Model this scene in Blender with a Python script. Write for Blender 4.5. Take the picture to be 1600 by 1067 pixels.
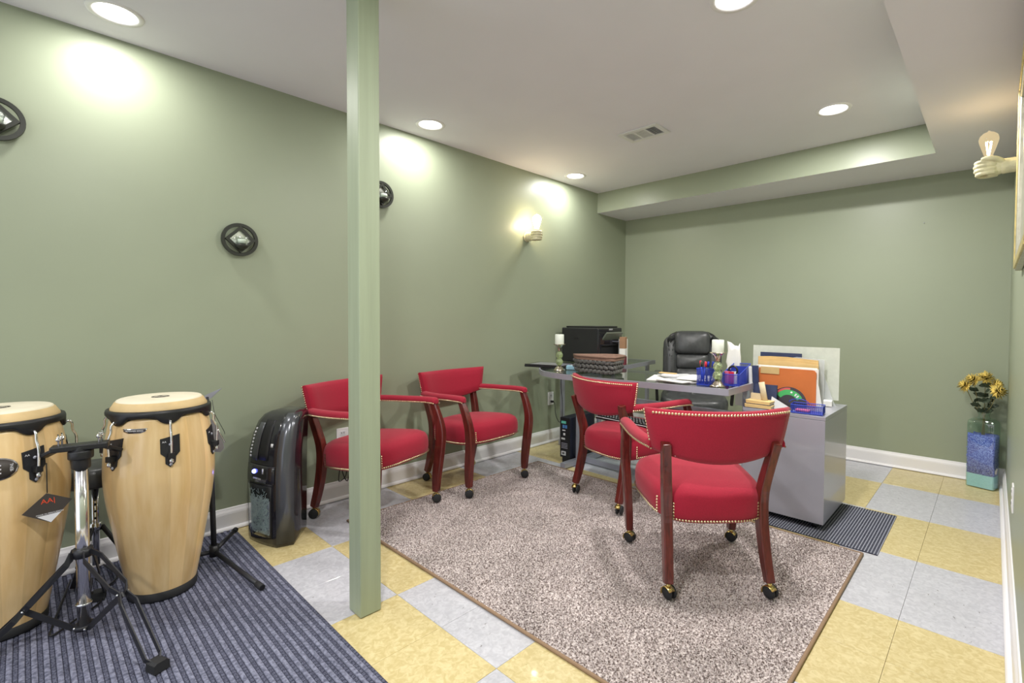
import bpy, bmesh, math, random
from math import sin, cos, pi, radians
from mathutils import Vector, Matrix
random.seed(7)
S = bpy.context.scene
for o in list(bpy.data.objects): bpy.data.objects.remove(o)
COL = S.collection

# ---------------------------------------------------------------- camera
cam = bpy.data.cameras.new('camera'); co = bpy.data.objects.new('camera', cam); COL.objects.link(co)
YAW, PITCH, ROLL = .7519, -.0267, .0053
F = Vector((-sin(YAW)*cos(PITCH), cos(YAW)*cos(PITCH), sin(PITCH)))
R0 = Vector((cos(YAW), sin(YAW), 0)); U0 = R0.cross(F)
R_ = R0*cos(ROLL)+U0*sin(ROLL); U_ = -R0*sin(ROLL)+U0*cos(ROLL)
co.matrix_world = Matrix(((R_.x, U_.x, -F.x, -.0668), (R_.y, U_.y, -F.y, -2.2508), (R_.z, U_.z, -F.z, 1.1354), (0, 0, 0, 1)))
cam.sensor_width = 36; cam.lens = 756.52*36/1600; cam.clip_start = .02
cam.shift_x = -44.56/1600; cam.shift_y = -15.87/1600
S.camera = co
# ---------------------------------------------------------------- light and exposure
W = bpy.data.worlds.new('world'); S.world = W; W.use_nodes = True
W.node_tree.nodes['Background'].inputs[0].default_value = (.85, .9, 1, 1)
W.node_tree.nodes['Background'].inputs[1].default_value = .86
S.view_settings.view_transform = 'Standard'; S.view_settings.look = 'None'
S.view_settings.gamma = 1; S.view_settings.use_curve_mapping = False
S.view_settings.exposure = 0.86
H = 2.405          # ceiling
SOF = 2.206        # soffit underside
DOWNLIGHTS = [(-2.785, -1.965), (-2.80, -.40), (-2.815, 1.13), (-.80, 1.11), (-.84, -.31), (-.84, -1.97), (-2.80, -3.5), (-.84, -3.5)]  # last two are unseen, added behind the camera for ambient fill
LAMP_W = 11
for (x, y) in DOWNLIGHTS:
    l = bpy.data.lights.new('downlight_lamp', 'AREA'); l.energy = LAMP_W*(.39 if x < -2 else 1.4); l.color = (1, .975, .94)
    l.shape = 'DISK'; l.size = .14
    o = bpy.data.objects.new('downlight_lamp', l); o.location = (x, y, H-.009); COL.objects.link(o)

# ---------------------------------------------------------------- helpers
def tag(o, label=None, cat=None, group=None, kind=None):
    if label: o['label'] = label
    if cat: o['category'] = cat
    if group: o['group'] = group
    if kind: o['kind'] = kind
    return o
def empty(name, loc=(0, 0, 0), rz=0, label=None, cat=None, group=None):
    o = bpy.data.objects.new(name, None); COL.objects.link(o); o.location = loc; o.rotation_euler = (0, 0, rz)
    o.empty_display_size = .05
    return tag(o, label, cat, group)
def copy_tree(o, parent=None):
    c = o.copy(); COL.objects.link(c)
    if parent: c.parent = parent
    for ch in list(o.children): copy_tree(ch, c)
    return c
def V(*a): return Vector(a)
class MB:
    def __init__(s): s.v = []; s.f = []; s.sm = []; s.mi = []; s.m = 0
    def add(s, vs, fs, smooth=False, M=None):
        b = len(s.v)
        for p in vs:
            p = Vector(p)
            s.v.append(M @ p if M is not None else p)
        for f in fs: s.f.append([i+b for i in f]); s.sm.append(smooth); s.mi.append(s.m)
        return s
    def box(s, c, d, M=None, rz=0):
        x, y, z = d[0]/2, d[1]/2, d[2]/2
        vs = [(-x, -y, -z), (x, -y, -z), (x, y, -z), (-x, y, -z), (-x, -y, z), (x, -y, z), (x, y, z), (-x, y, z)]
        T = Matrix.Translation(c) @ Matrix.Rotation(rz, 4, 'Z')
        if M is not None: T = M @ T
        return s.add(vs, [(0, 3, 2, 1), (4, 5, 6, 7), (0, 1, 5, 4), (1, 2, 6, 5), (2, 3, 7, 6), (3, 0, 4, 7)], False, T)
    def loft(s, rings, smooth=True, cap=True, closed=True, M=None):
        n = len(rings[0]); vs = [p for r in rings for p in r]; fs = []
        for k in range(len(rings)-1):
            for i in range(n if closed else n-1):
                j = (i+1) % n
                fs.append((k*n+i, k*n+j, (k+1)*n+j, (k+1)*n+i))
        s.add(vs, fs, smooth, M)
        if cap:
            s.add(rings[0], [tuple(range(n))[::-1]], False, M); s.add(rings[-1], [tuple(range(n))], False, M)
        return s
    def lathe(s, prof, n=24, M=None, smooth=True, cap=True):
        rings = [[(r*cos(2*pi*i/n), r*sin(2*pi*i/n), z) for i in range(n)] for r, z in prof]
        return s.loft(rings, smooth, cap, True, M)
    def tube(s, path, r, n=8, cap=True, smooth=True, closed=False, M=None, flat=None, up=None):
        P = [Vector(p) for p in path]; rs = r if isinstance(r, (list, tuple)) else [r]*len(P)
        rings = []; prev = None
        for i, p in enumerate(P):
            if closed: t = P[(i+1) % len(P)]-P[i-1]
            else: t = P[min(i+1, len(P)-1)]-P[max(i-1, 0)]
            t.normalize()
            if prev is None:
                a = Vector(up) if up else (Vector((0, 0, 1)) if abs(t.z) < .9 else Vector((1, 0, 0)))
            else: a = prev
            if up: a = Vector(up)
            a = (a-t*a.dot(t)); a.normalize(); b = t.cross(a); prev = a
            fa, fb = (1, 1) if flat is None else flat
            rings.append([p+(a*sin(2*pi*k/n)*fa+b*cos(2*pi*k/n)*fb)*rs[i] for k in range(n)])
        if closed: rings.append(rings[0]); cap = False
        return s.loft(rings, smooth, cap, True, M)
    def strip(s, path, w, h, up=(0, 0, 1), M=None):
        """rectangular bar along a path, w along side, h along up; w,h may be lists"""
        P = [Vector(p) for p in path]; rings = []
        for i, p in enumerate(P):
            t = (P[min(i+1, len(P)-1)]-P[max(i-1, 0)]).normalized()
            a = Vector(up); a = (a-t*a.dot(t)).normalized(); b = t.cross(a)
            ww = (w[i] if isinstance(w, list) else w)/2; hh = (h[i] if isinstance(h, list) else h)/2
            rings.append([p+b*ww+a*hh, p-b*ww+a*hh, p-b*ww-a*hh, p+b*ww-a*hh])
        return s.loft(rings, False, True, True, M)
    def prism(s, poly, z0, z1, M=None):
        return s.loft([[(x, y, z0) for x, y in poly], [(x, y, z1) for x, y in poly]], False, True, True, M)
    def ball(s, c, r, n=10, m=6, M=None):
        c = Vector(c); rr = r if isinstance(r, (tuple, list)) else (r, r, r)
        rings = []
        for k in range(m+1):
            a = pi*k/m; e = max(sin(a), 1e-3)
            rings.append([c+Vector((rr[0]*e*cos(2*pi*i/n), rr[1]*e*sin(2*pi*i/n), -rr[2]*cos(a))) for i in range(n)])
        return s.loft(rings, True, True, True, M)
    def build(s, name, mat, parent=None, bevel=0, seg=2, kind=None, label=None, sub=0):
        me = bpy.data.meshes.new(name); me.from_pydata([tuple(p) for p in s.v], [], s.f)
        me.polygons.foreach_set('use_smooth', s.sm)
        ms = mat if isinstance(mat, (list, tuple)) else [mat]
        for m in ms: me.materials.append(m)
        if len(ms) > 1: me.polygons.foreach_set('material_index', s.mi)
        bm = bmesh.new(); bm.from_mesh(me); bmesh.ops.remove_doubles(bm, verts=bm.verts, dist=1e-5)
        bmesh.ops.recalc_face_normals(bm, faces=bm.faces); bm.to_mesh(me); bm.free(); me.update()
        o = bpy.data.objects.new(name, me); COL.objects.link(o)
        if parent: o.parent = parent
        if bevel:
            b = o.modifiers.new('bevel', 'BEVEL'); b.width = bevel; b.segments = seg; b.limit_method = 'ANGLE'; b.angle_limit = radians(40)
            b.harden_normals = False
        if sub:
            q = o.modifiers.new('sub', 'SUBSURF'); q.levels = sub; q.render_levels = sub
        if kind: o['kind'] = kind
        if label: o['label'] = label
        return o
def rrect(w, d, r, n=4, cx=0, cy=0):
    pts = []
    for (sx, sy, a0) in ((1, 1, 0), (-1, 1, 90), (-1, -1, 180), (1, -1, 270)):
        for k in range(n+1):
            a = radians(a0+90*k/n); pts.append((cx+sx*(w/2-r)+r*cos(a), cy+sy*(d/2-r)+r*sin(a)))
    return pts
def smoothpath(pts, n=4):
    P = [Vector(p) for p in pts]; out = []
    for i in range(len(P)-1):
        a, b, c, d = P[max(i-1, 0)], P[i], P[i+1], P[min(i+2, len(P)-1)]
        for k in range(n):
            t = k/n
            out.append(.5*((2*b)+(c-a)*t+(2*a-5*b+4*c-d)*t*t+(3*b-a-3*c+d)*t**3))
    out.append(P[-1]); return out
def text_mesh(name, txt, size, mat, parent, M, extrude=.0004, align='CENTER'):
    cu = bpy.data.curves.new(name, 'FONT'); cu.body = txt; cu.size = size; cu.extrude = extrude; cu.align_x = align; cu.align_y = 'CENTER'
    t = bpy.data.objects.new(name, cu); COL.objects.link(t)
    dg = bpy.context.evaluated_depsgraph_get()
    me = bpy.data.meshes.new_from_object(t.evaluated_get(dg)); bpy.data.objects.remove(t)
    me.materials.clear(); me.materials.append(mat)
    o = bpy.data.objects.new(name, me); COL.objects.link(o); o.parent = parent; o.matrix_local = M
    return o
def basis(o, x, y, z): # matrix from origin and three axes
    x, y, z = Vector(x), Vector(y), Vector(z)
    return Matrix(((x.x, y.x, z.x, o[0]), (x.y, y.y, z.y, o[1]), (x.z, y.z, z.z, o[2]), (0, 0, 0, 1)))

# ---------------------------------------------------------------- materials
def srgb(r, g, b):
    f = lambda c: ((c/255+.055)/1.055)**2.4 if c/255 > .04045 else c/255/12.92
    return (f(r), f(g), f(b), 1)
def mat(name, col, rough=.5, metal=0, var=0, vscale=8, bump=0, bscale=60, spec=.5, stretch=(1, 1, 1), trans=0, alpha=1, emit=0, coat=0, col2=None, ior=1.45, sheen=0, coords='Object'):
    m = bpy.data.materials.new(name); m.use_nodes = True; nt = m.node_tree; b = nt.nodes['Principled BSDF']
    if len(col) == 3: col = (*col, 1)
    b.inputs['Base Color'].default_value = col; b.inputs['Roughness'].default_value = rough; b.inputs['Metallic'].default_value = metal
    b.inputs['Specular IOR Level'].default_value = spec; b.inputs['Transmission Weight'].default_value = trans; b.inputs['Alpha'].default_value = alpha
    b.inputs['Coat Weight'].default_value = coat; b.inputs['IOR'].default_value = ior; b.inputs['Sheen Weight'].default_value = sheen
    if emit: b.inputs['Emission Color'].default_value = col; b.inputs['Emission Strength'].default_value = emit
    tc = nt.nodes.new('ShaderNodeTexCoord'); mp = nt.nodes.new('ShaderNodeMapping'); mp.inputs['Scale'].default_value = stretch
    nt.links.new(tc.outputs[coords], mp.inputs[0])
    if var or col2:
        n = nt.nodes.new('ShaderNodeTexNoise'); n.inputs['Scale'].default_value = vscale; n.inputs['Detail'].default_value = 5
        nt.links.new(mp.outputs[0], n.inputs['Vector'])
        r = nt.nodes.new('ShaderNodeValToRGB'); e = r.color_ramp.elements; e[0].position = .35; e[1].position = .65
        c2 = col2 if col2 else tuple(min(1, c*(1+var)) for c in col[:3])+(1,)
        c1 = col if col2 else tuple(c*(1-var) for c in col[:3])+(1,)
        e[0].color = c1; e[1].color = c2 if len(c2) == 4 else (*c2, 1)
        nt.links.new(n.outputs['Fac'], r.inputs[0]); nt.links.new(r.outputs[0], b.inputs['Base Color'])
    if bump:
        n = nt.nodes.new('ShaderNodeTexNoise'); n.inputs['Scale'].default_value = bscale; n.inputs['Detail'].default_value = 3
        nt.links.new(mp.outputs[0], n.inputs['Vector'])
        bp = nt.nodes.new('ShaderNodeBump'); bp.inputs['Strength'].default_value = bump; bp.inputs['Distance'].default_value = .002
        nt.links.new(n.outputs['Fac'], bp.inputs['Height']); nt.links.new(bp.outputs[0], b.inputs['Normal'])
    return m
M = {}
M['wall'] = mat('green_wall_paint', srgb(151, 159, 137), .38, var=.02, vscale=1.5, bump=.06, bscale=90)
M['ceil'] = mat('ceiling_paint', srgb(230, 228, 236), .8, var=.012, vscale=3)
M['white'] = mat('white_trim_paint', srgb(236, 234, 236), .35)
M['grille'] = mat('vent_paint', srgb(225, 225, 225), .5)
M['dark'] = mat('dark_void', (.012, .012, .014), .6)
M['post'] = mat('green_post_paint', srgb(150, 160, 136), .45, var=.05, vscale=14, stretch=(3, 3, .15), bump=.15, bscale=40)
M['subfloor'] = mat('floor_joint', srgb(120, 108, 80), .8)
M['red'] = mat('red_upholstery', srgb(156, 17, 46), .85, var=.10, vscale=260, bump=.25, bscale=420, sheen=.12)
M['redwood'] = mat('mahogany', srgb(92, 32, 27), .3, var=.35, vscale=14, stretch=(6, 6, .5), coat=.4)
M['brass'] = mat('brass', srgb(222, 198, 130), .25, 1)
M['nail'] = mat('nail_brass', srgb(222, 202, 165), .32, 1)
M['black'] = mat('black_plastic', (.013, .013, .015), .4)
M['gloss'] = mat('gloss_black', (.016, .015, .02), .16, coat=.5)
M['blackmetal'] = mat('black_metal', (.016, .016, .02), .42, bump=.1, bscale=150)
M['rubber'] = mat('rubber', (.02, .02, .022), .7)
M['chrome'] = mat('chrome', (.78, .78, .8), .12, 1)
M['silver'] = mat('silver_paint', srgb(165, 166, 178), .38, .35, spec=.5)
M['cab'] = mat('cabinet_metal', srgb(168, 168, 180), .3, .25, coat=.5)
M['leather'] = mat('black_leather', (.055, .058, .06), .34, var=.15, vscale=30, bump=.8, bscale=28, stretch=(1, 1, .5))
M['skin'] = mat('drum_skin', srgb(228, 219, 196), .5, var=.05, vscale=10)
M['skinside'] = mat('drum_skin_side', srgb(205, 178, 130), .5, var=.08, vscale=14)
M['candle'] = mat('candle_wax', srgb(226, 232, 222), .5)
M['crackle'] = mat('green_crackle_glass', srgb(206, 222, 172), .08, .0, var=.15, vscale=30, trans=.75, spec=.6)
M['mirrorgold'] = mat('mercury_silver', srgb(214, 205, 190), .2, 1, var=.15, vscale=25)
M['paper'] = mat('paper', srgb(238, 237, 232), .8)
M['greypaper'] = mat('grey_paper', srgb(196, 198, 200), .8)
M['foam'] = mat('foam_board', srgb(216, 220, 208), .85, var=.035, vscale=40, bump=.1, bscale=90)
M['manila'] = mat('manila', srgb(218, 186, 128), .7, var=.06, vscale=12)
M['orange'] = mat('orange_card', srgb(214, 120, 62), .7, var=.04, vscale=10)
M['navy'] = mat('navy_cover', srgb(52, 62, 96), .5, var=.1, vscale=30)
M['bluewire'] = mat('blue_wire', srgb(44, 62, 165), .4)
M['blueplas'] = mat('blue_plastic', srgb(36, 66, 190), .35)
M['redplas'] = mat('red_plastic', srgb(205, 40, 60), .4)
M['pinkplas'] = mat('pink_plastic', srgb(225, 110, 140), .4)
M['tan'] = mat('tan_paper', srgb(208, 192, 160), .8, var=.06, vscale=40)
M['brown'] = mat('brown_card', srgb(165, 128, 98), .8, var=.05)
M['maroon'] = mat('maroon_card', srgb(120, 46, 60), .7)
M['lightblue'] = mat('light_blue_plastic', srgb(160, 205, 228), .4)
M['wicker'] = mat('dark_wicker', srgb(92, 90, 88), .5, var=.25, vscale=60)
M['lining'] = mat('brown_cloth', srgb(134, 106, 92), .9, var=.08, vscale=40, bump=.2, bscale=200)
M['screen'] = mat('grey_screen', srgb(150, 158, 140), .25)
M['pcblue'] = mat('pc_casing', (.014, .016, .035), .35)
M['key'] = mat('keycap_black', (.02, .02, .022), .5)
M['lcd'] = mat('port_blue', srgb(80, 130, 190), .4)
M['lcdg'] = mat('port_green', srgb(100, 190, 170), .4)
M['plaster'] = mat('antique_cream_resin', srgb(206, 200, 166), .55, var=.12, vscale=30, bump=.2, bscale=80)
M['gilt'] = mat('gilt_frame', srgb(208, 190, 130), .35, .6, var=.15, vscale=30)
M['silverleaf'] = mat('silver_leaf', srgb(190, 188, 172), .35, .5, var=.12, vscale=30)
M['plaqueiron'] = mat('dark_iron', srgb(44, 46, 40), .35)
M['mirror'] = mat('mirror_glass', (.85, .87, .85), .22, .85, bump=.3, bscale=60)
M['yellowpetal'] = mat('yellow_petal', srgb(240, 212, 112), .7, var=.15, vscale=90)
M['leafgreen'] = mat('leaf_green', srgb(58, 70, 54), .6, var=.25, vscale=60)
M['stem'] = mat('stem_green', srgb(120, 112, 72), .7)
M['sandblue'] = mat('light_blue_sand', srgb(168, 210, 224), .8, var=.04, vscale=100)
M['stone'] = mat('white_shell', srgb(225, 220, 215), .6)
M['tagdark'] = mat('tag_dark', srgb(62, 56, 52), .5)
M['tagred'] = mat('tag_red', srgb(216, 76, 44), .5)
M['shredwhite'] = mat('shred_paper', srgb(205, 216, 214), .8)
M['label'] = mat('label_white', srgb(220, 220, 225), .5)
M['recordlabel'] = mat('record_green', srgb(70, 176, 96), .6)
M['recordred'] = mat('record_red', srgb(206, 88, 88), .6)
M['vinyl'] = mat('vinyl_black', (.025, .018, .022), .3)
M['sleeve'] = mat('clear_sleeve', srgb(226, 230, 234), .25, alpha=.42)
def emis(name, col, st):
    m = bpy.data.materials.new(name); m.use_nodes = True; nt = m.node_tree; nt.nodes.remove(nt.nodes['Principled BSDF'])
    e = nt.nodes.new('ShaderNodeEmission'); e.inputs[0].default_value = (*col, 1); e.inputs[1].default_value = st
    nt.links.new(e.outputs[0], nt.nodes['Material Output'].inputs[0]); return m
M['lens'] = emis('lamp_lens', (1, .97, .93), 6)
M['filament'] = emis('filament', (1, .72, .32), 25)
M['led'] = emis('blue_led', (.12, .14, 1), 10)
def glassy(name, tint, refl=.12, glow=0, gcol=(1, .8, .5), rough=.03):
    m = bpy.data.materials.new(name); m.use_nodes = True; nt = m.node_tree; nt.nodes.remove(nt.nodes['Principled BSDF'])
    t = nt.nodes.new('ShaderNodeBsdfTransparent'); t.inputs[0].default_value = (*tint, 1)
    g = nt.nodes.new('ShaderNodeBsdfGlossy'); g.inputs[1].default_value = rough
    fr = nt.nodes.new('ShaderNodeLayerWeight'); fr.inputs[0].default_value = refl*2.2
    ge = nt.nodes.new('ShaderNodeNewGeometry'); iv = nt.nodes.new('ShaderNodeMath'); iv.operation = 'SUBTRACT'; iv.inputs[0].default_value = 1
    nt.links.new(ge.outputs['Backfacing'], iv.inputs[1]); ml = nt.nodes.new('ShaderNodeMath'); ml.operation = 'MULTIPLY'
    nt.links.new(fr.outputs['Fresnel'], ml.inputs[0]); nt.links.new(iv.outputs[0], ml.inputs[1])
    mx = nt.nodes.new('ShaderNodeMixShader'); nt.links.new(ml.outputs[0], mx.inputs[0])
    nt.links.new(t.outputs[0], mx.inputs[1]); nt.links.new(g.outputs[0], mx.inputs[2]); out = mx
    if glow:
        e = nt.nodes.new('ShaderNodeEmission'); e.inputs[0].default_value = (*gcol, 1); e.inputs[1].default_value = glow
        ad = nt.nodes.new('ShaderNodeAddShader'); nt.links.new(mx.outputs[0], ad.inputs[0]); nt.links.new(e.outputs[0], ad.inputs[1]); out = ad
    nt.links.new(out.outputs[0], nt.nodes['Material Output'].inputs[0]); return m
M['deskglass'] = glassy('desk_glass', (.80, .86, .84), .14)
M['vaseglass'] = glassy('vase_glass', (.80, .91, .87), .26)
M['votive'] = glassy('votive_glass', (.92, .94, .92), .2)
M['window'] = glassy('shredder_window', (.82, .85, .87), .1)
M['bulbglass'] = glassy('amber_bulb_glass', (1, .93, .8), .1, .12)
M['bulbglow'] = glassy('glowing_bulb_glass', (1, .96, .88), .1, 5, (1, .95, .82))

def tile_material(name, base, dark, light, fleck):
    m = mat(name, base, .34, spec=.5, coat=.15); nt = m.node_tree; b = nt.nodes['Principled BSDF']
    tc = nt.nodes.new('ShaderNodeTexCoord'); oi = nt.nodes.new('ShaderNodeObjectInfo'); ad = nt.nodes.new('ShaderNodeVectorMath'); ad.operation = 'ADD'
    sc = nt.nodes.new('ShaderNodeVectorMath'); sc.operation = 'SCALE'; sc.inputs[3].default_value = 37
    cb = nt.nodes.new('ShaderNodeCombineXYZ'); nt.links.new(oi.outputs['Random'], cb.inputs[0]); nt.links.new(oi.outputs['Random'], cb.inputs[1])
    nt.links.new(cb.outputs[0], sc.inputs[0]); nt.links.new(tc.outputs['Object'], ad.inputs[0]); nt.links.new(sc.outputs[0], ad.inputs[1])
    n = nt.nodes.new('ShaderNodeTexNoise'); n.inputs['Scale'].default_value = 42; n.inputs['Detail'].default_value = 6; n.inputs['Distortion'].default_value = 1.2
    nt.links.new(ad.outputs[0], n.inputs['Vector'])
    r = nt.nodes.new('ShaderNodeValToRGB'); e = r.color_ramp.elements; e[0].position = .38; e[0].color = dark; e[1].position = .66; e[1].color = light
    nt.links.new(n.outputs['Fac'], r.inputs[0])
    n2 = nt.nodes.new('ShaderNodeTexNoise'); n2.inputs['Scale'].default_value = 75; n2.inputs['Detail'].default_value = 2
    mp = nt.nodes.new('ShaderNodeMapping'); mp.inputs['Scale'].default_value = (1, .45, 1); mp.inputs['Rotation'].default_value = (0, 0, .6)
    nt.links.new(ad.outputs[0], mp.inputs[0]); nt.links.new(mp.outputs[0], n2.inputs['Vector'])
    r2 = nt.nodes.new('ShaderNodeValToRGB'); f = r2.color_ramp.elements; f[0].position = .255; f[0].color = (1, 1, 1, 1); f[1].position = .30; f[1].color = (0, 0, 0, 1)
    nt.links.new(n2.outputs['Fac'], r2.inputs[0])
    mx = nt.nodes.new('ShaderNodeMix'); mx.data_type = 'RGBA'; nt.links.new(r2.outputs[0], mx.inputs[0]); nt.links.new(r.outputs[0], mx.inputs[6]); mx.inputs[7].default_value = fleck
    nt.links.new(mx.outputs[2], b.inputs['Base Color'])
    return m
M['tile_yellow'] = tile_material('yellow_vinyl_tile', srgb(206, 189, 138), srgb(197, 179, 127), srgb(216, 201, 154), srgb(187, 171, 121))
M['tile_white'] = tile_material('white_vinyl_tile', srgb(192, 192, 200), srgb(183, 183, 191), srgb(201, 201, 208), srgb(122, 120, 122))

def wood_material():
    m = mat('conga_wood', srgb(226, 184, 122), .28, coat=.5); nt = m.node_tree; b = nt.nodes['Principled BSDF']
    tc = nt.nodes.new('ShaderNodeTexCoord')
    mp = nt.nodes.new('ShaderNodeMapping'); mp.inputs['Scale'].default_value = (9, 9, .55); nt.links.new(tc.outputs['Object'], mp.inputs[0])
    n = nt.nodes.new('ShaderNodeTexNoise'); n.inputs['Scale'].default_value = 3; n.inputs['Detail'].default_value = 6; nt.links.new(mp.outputs[0], n.inputs['Vector'])
    r = nt.nodes.new('ShaderNodeValToRGB'); e = r.color_ramp.elements; e[0].position = .3; e[0].color = srgb(222, 184, 126); e[1].position = .7; e[1].color = srgb(242, 212, 162)
    nt.links.new(n.outputs['Fac'], r.inputs[0])
    # staves: angle around the axis stepped into boards of their own tone
    sx = nt.nodes.new('ShaderNodeSeparateXYZ'); nt.links.new(tc.outputs['Object'], sx.inputs[0])
    at = nt.nodes.new('ShaderNodeMath'); at.operation = 'ARCTAN2'; nt.links.new(sx.outputs['Y'], at.inputs[0]); nt.links.new(sx.outputs['X'], at.inputs[1])
    mu = nt.nodes.new('ShaderNodeMath'); mu.operation = 'MULTIPLY'; mu.inputs[1].default_value = 17/(2*pi); nt.links.new(at.outputs[0], mu.inputs[0])
    fl = nt.nodes.new('ShaderNodeMath'); fl.operation = 'FLOOR'; nt.links.new(mu.outputs[0], fl.inputs[0])
    wn = nt.nodes.new('ShaderNodeTexWhiteNoise'); wn.noise_dimensions = '1D'; nt.links.new(fl.outputs[0], wn.inputs['W'])
    mr = nt.nodes.new('ShaderNodeMapRange'); mr.inputs[3].default_value = .80; mr.inputs[4].default_value = 1.06; nt.links.new(wn.outputs['Value'], mr.inputs[0])
    mx = nt.nodes.new('ShaderNodeVectorMath'); mx.operation = 'SCALE'; nt.links.new(r.outputs[0], mx.inputs[0]); nt.links.new(mr.outputs[0], mx.inputs[3])
    nt.links.new(mx.outputs[0], b.inputs['Base Color'])
    return m
M['conga'] = wood_material()
def rug_material():
    m = mat('rug_pile', srgb(176, 164, 158), .95, spec=.1); nt = m.node_tree; b = nt.nodes['Principled BSDF']
    tc = nt.nodes.new('ShaderNodeTexCoord')
    n = nt.nodes.new('ShaderNodeTexNoise'); n.inputs['Scale'].default_value = 165; n.inputs['Detail'].default_value = 2; nt.links.new(tc.outputs['Object'], n.inputs['Vector'])
    r = nt.nodes.new('ShaderNodeValToRGB'); e = r.color_ramp.elements
    e[0].position = .36; e[0].color = srgb(100, 87, 83); e[1].position = .64; e[1].color = srgb(219, 209, 207)
    x = e.new(.48); x.color = srgb(182, 170, 168)
    nt.links.new(n.outputs['Fac'], r.inputs[0])
    n2 = nt.nodes.new('ShaderNodeTexNoise'); n2.inputs['Scale'].default_value = 5; n2.inputs['Detail'].default_value = 3; nt.links.new(tc.outputs['Object'], n2.inputs['Vector'])
    mr = nt.nodes.new('ShaderNodeMapRange'); mr.inputs[1].default_value = .3; mr.inputs[2].default_value = .7; mr.inputs[3].default_value = .88; mr.inputs[4].default_value = 1.06; nt.links.new(n2.outputs['Fac'], mr.inputs[0])
    mx = nt.nodes.new('ShaderNodeVectorMath'); mx.operation = 'SCALE'; nt.links.new(r.outputs[0], mx.inputs[0]); nt.links.new(mr.outputs[0], mx.inputs[3])
    nt.links.new(mx.outputs[0], b.inputs['Base Color'])
    return m
M['rug'] = rug_material()
M['rugedge'] = mat('rug_binding', srgb(150, 124, 100), .9)
M['drummat'] = mat('charcoal_mat', srgb(92, 94, 112), .95, col2=srgb(138, 140, 160), vscale=90, spec=.1, bump=.5, bscale=300)
M['matdark'] = mat('mat_groove', srgb(44, 45, 58), .95, spec=.1)
M['matknot'] = mat('mat_knot', srgb(104, 106, 124), .95, spec=.1, col2=srgb(66, 68, 84), vscale=200)
M['matlight'] = mat('mat_light_knot', srgb(150, 152, 164), .95, spec=.1)
M['deskmat'] = mat('dark_ribbed_mat', srgb(40, 42, 52), .9, col2=srgb(96, 98, 112), vscale=260, spec=.1, bump=.4, bscale=300)
M['crystal'] = mat('blue_glass_chips', srgb(36, 50, 175), .25, col2=srgb(150, 160, 240), vscale=130, bump=.9, bscale=170)

# ---------------------------------------------------------------- the room
XL, XR = -3.03, .015
YF = -4.3
def yb(x): return 2.275+.026*(x+3.03)
def struct(name, mb, m, bevel=0): return mb.build(name, m, None, bevel, kind='structure')
struct('wall_left', MB().box((XL-.05, (YF+2.6)/2, 1.3), (.1, 2.6-YF, 2.7)), M['wall'])
struct('wall_right', MB().box((XR+.05, (YF+2.6)/2, 1.3), (.1, 2.6-YF, 2.7)), M['wall'])
struct('wall_back', MB().prism([(XL-.1, yb(XL-.1)), (XR+.1, yb(XR+.1)), (XR+.1, 2.6), (XL-.1, 2.6)], -.05, 2.65), M['wall'])
# front end towards the rest of the basement left open for ambient world light
# ceiling with round holes for the downlights
def ceiling():
    mb = MB(); holes = DOWNLIGHTS; a = .16; r = .078; n = 24
    xs = sorted({XL-.1, XR+.1} | {x+d for x, y in holes for d in (-a, a)}); 
    # cut into horizontal bands by y, then strips by x
    ys = sorted({YF, 2.65} | {round(y+d, 4) for x, y in holes for d in (-a, a)})
    for y0, y1 in zip(ys, ys[1:]):
        hs = sorted([h for h in holes if h[1]-a <= y0+1e-3 and h[1]+a >= y1-1e-3])
        x = XL-.1
        for hx, hy in hs:
            mb.add([(x, y0, H), (hx-a, y0, H), (hx-a, y1, H), (x, y1, H)], [(0, 3, 2, 1)]); x = hx+a
        mb.add([(x, y0, H), (XR+.1, y0, H), (XR+.1, y1, H), (x, y1, H)], [(0, 3, 2, 1)])
    bm_cells = []
    for hx, hy in holes:
        inner = [(hx+r*cos(2*pi*k/n), hy+r*sin(2*pi*k/n)) for k in range(n)]
        outer = []
        for k in range(n):
            c, s_ = cos(2*pi*k/n), sin(2*pi*k/n); t = a/max(abs(c), abs(s_)); outer.append((hx+t*c, hy+t*s_))
        # clip outer to its own bands: bands may be thinner than the cell, cell owned by its hole
        bm_cells.append((inner, outer))
    for inner, outer in bm_cells:
        vs = [(x, y, H) for x, y in inner]+[(x, y, H) for x, y in outer]+[(x, y, H+.06) for x, y in inner]
        fs = [(k, (k+1) % n, n+(k+1) % n, n+k) for k in range(n)]+[(k, 2*n+k, 2*n+(k+1) % n, (k+1) % n) for k in range(n)]
        mb.add(vs, fs)
    mb.box((-1.5, (YF+2.65)/2, H+.13), (3.4, 2.65-YF, .1))
    return mb
c_o = struct('ceiling', ceiling(), M['ceil'])
# soffits: one along the back wall, one along the right wall; faces green, undersides ceiling paint
YS, XS = 1.755, -.36
mb = MB()
mb.m = 0; mb.add([(XL-.05, YS, SOF), (XR+.05, YS, SOF), (XR+.05, 2.5, SOF), (XL-.05, 2.5, SOF)], [(0, 3, 2, 1)])
mb.m = 1; mb.add([(XL-.05, YS, SOF), (XS, YS, SOF), (XS, YS, H+.02), (XL-.05, YS, H+.02)], [(0, 1, 2, 3)])
struct('trim_1', mb, [M['ceil'], M['wall']])
mb = MB()
mb.m = 0; mb.add([(XS, YF, SOF), (XR+.05, YF, SOF), (XR+.05, YS, SOF), (XS, YS, SOF)], [(0, 3, 2, 1)])
mb.m = 1; mb.add([(XS, YF, SOF), (XS, YS, SOF), (XS, YS, H+.02), (XS, YF, H+.02)], [(0, 3, 2, 1)])
struct('trim_2', mb, [M['ceil'], M['wall']])
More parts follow.
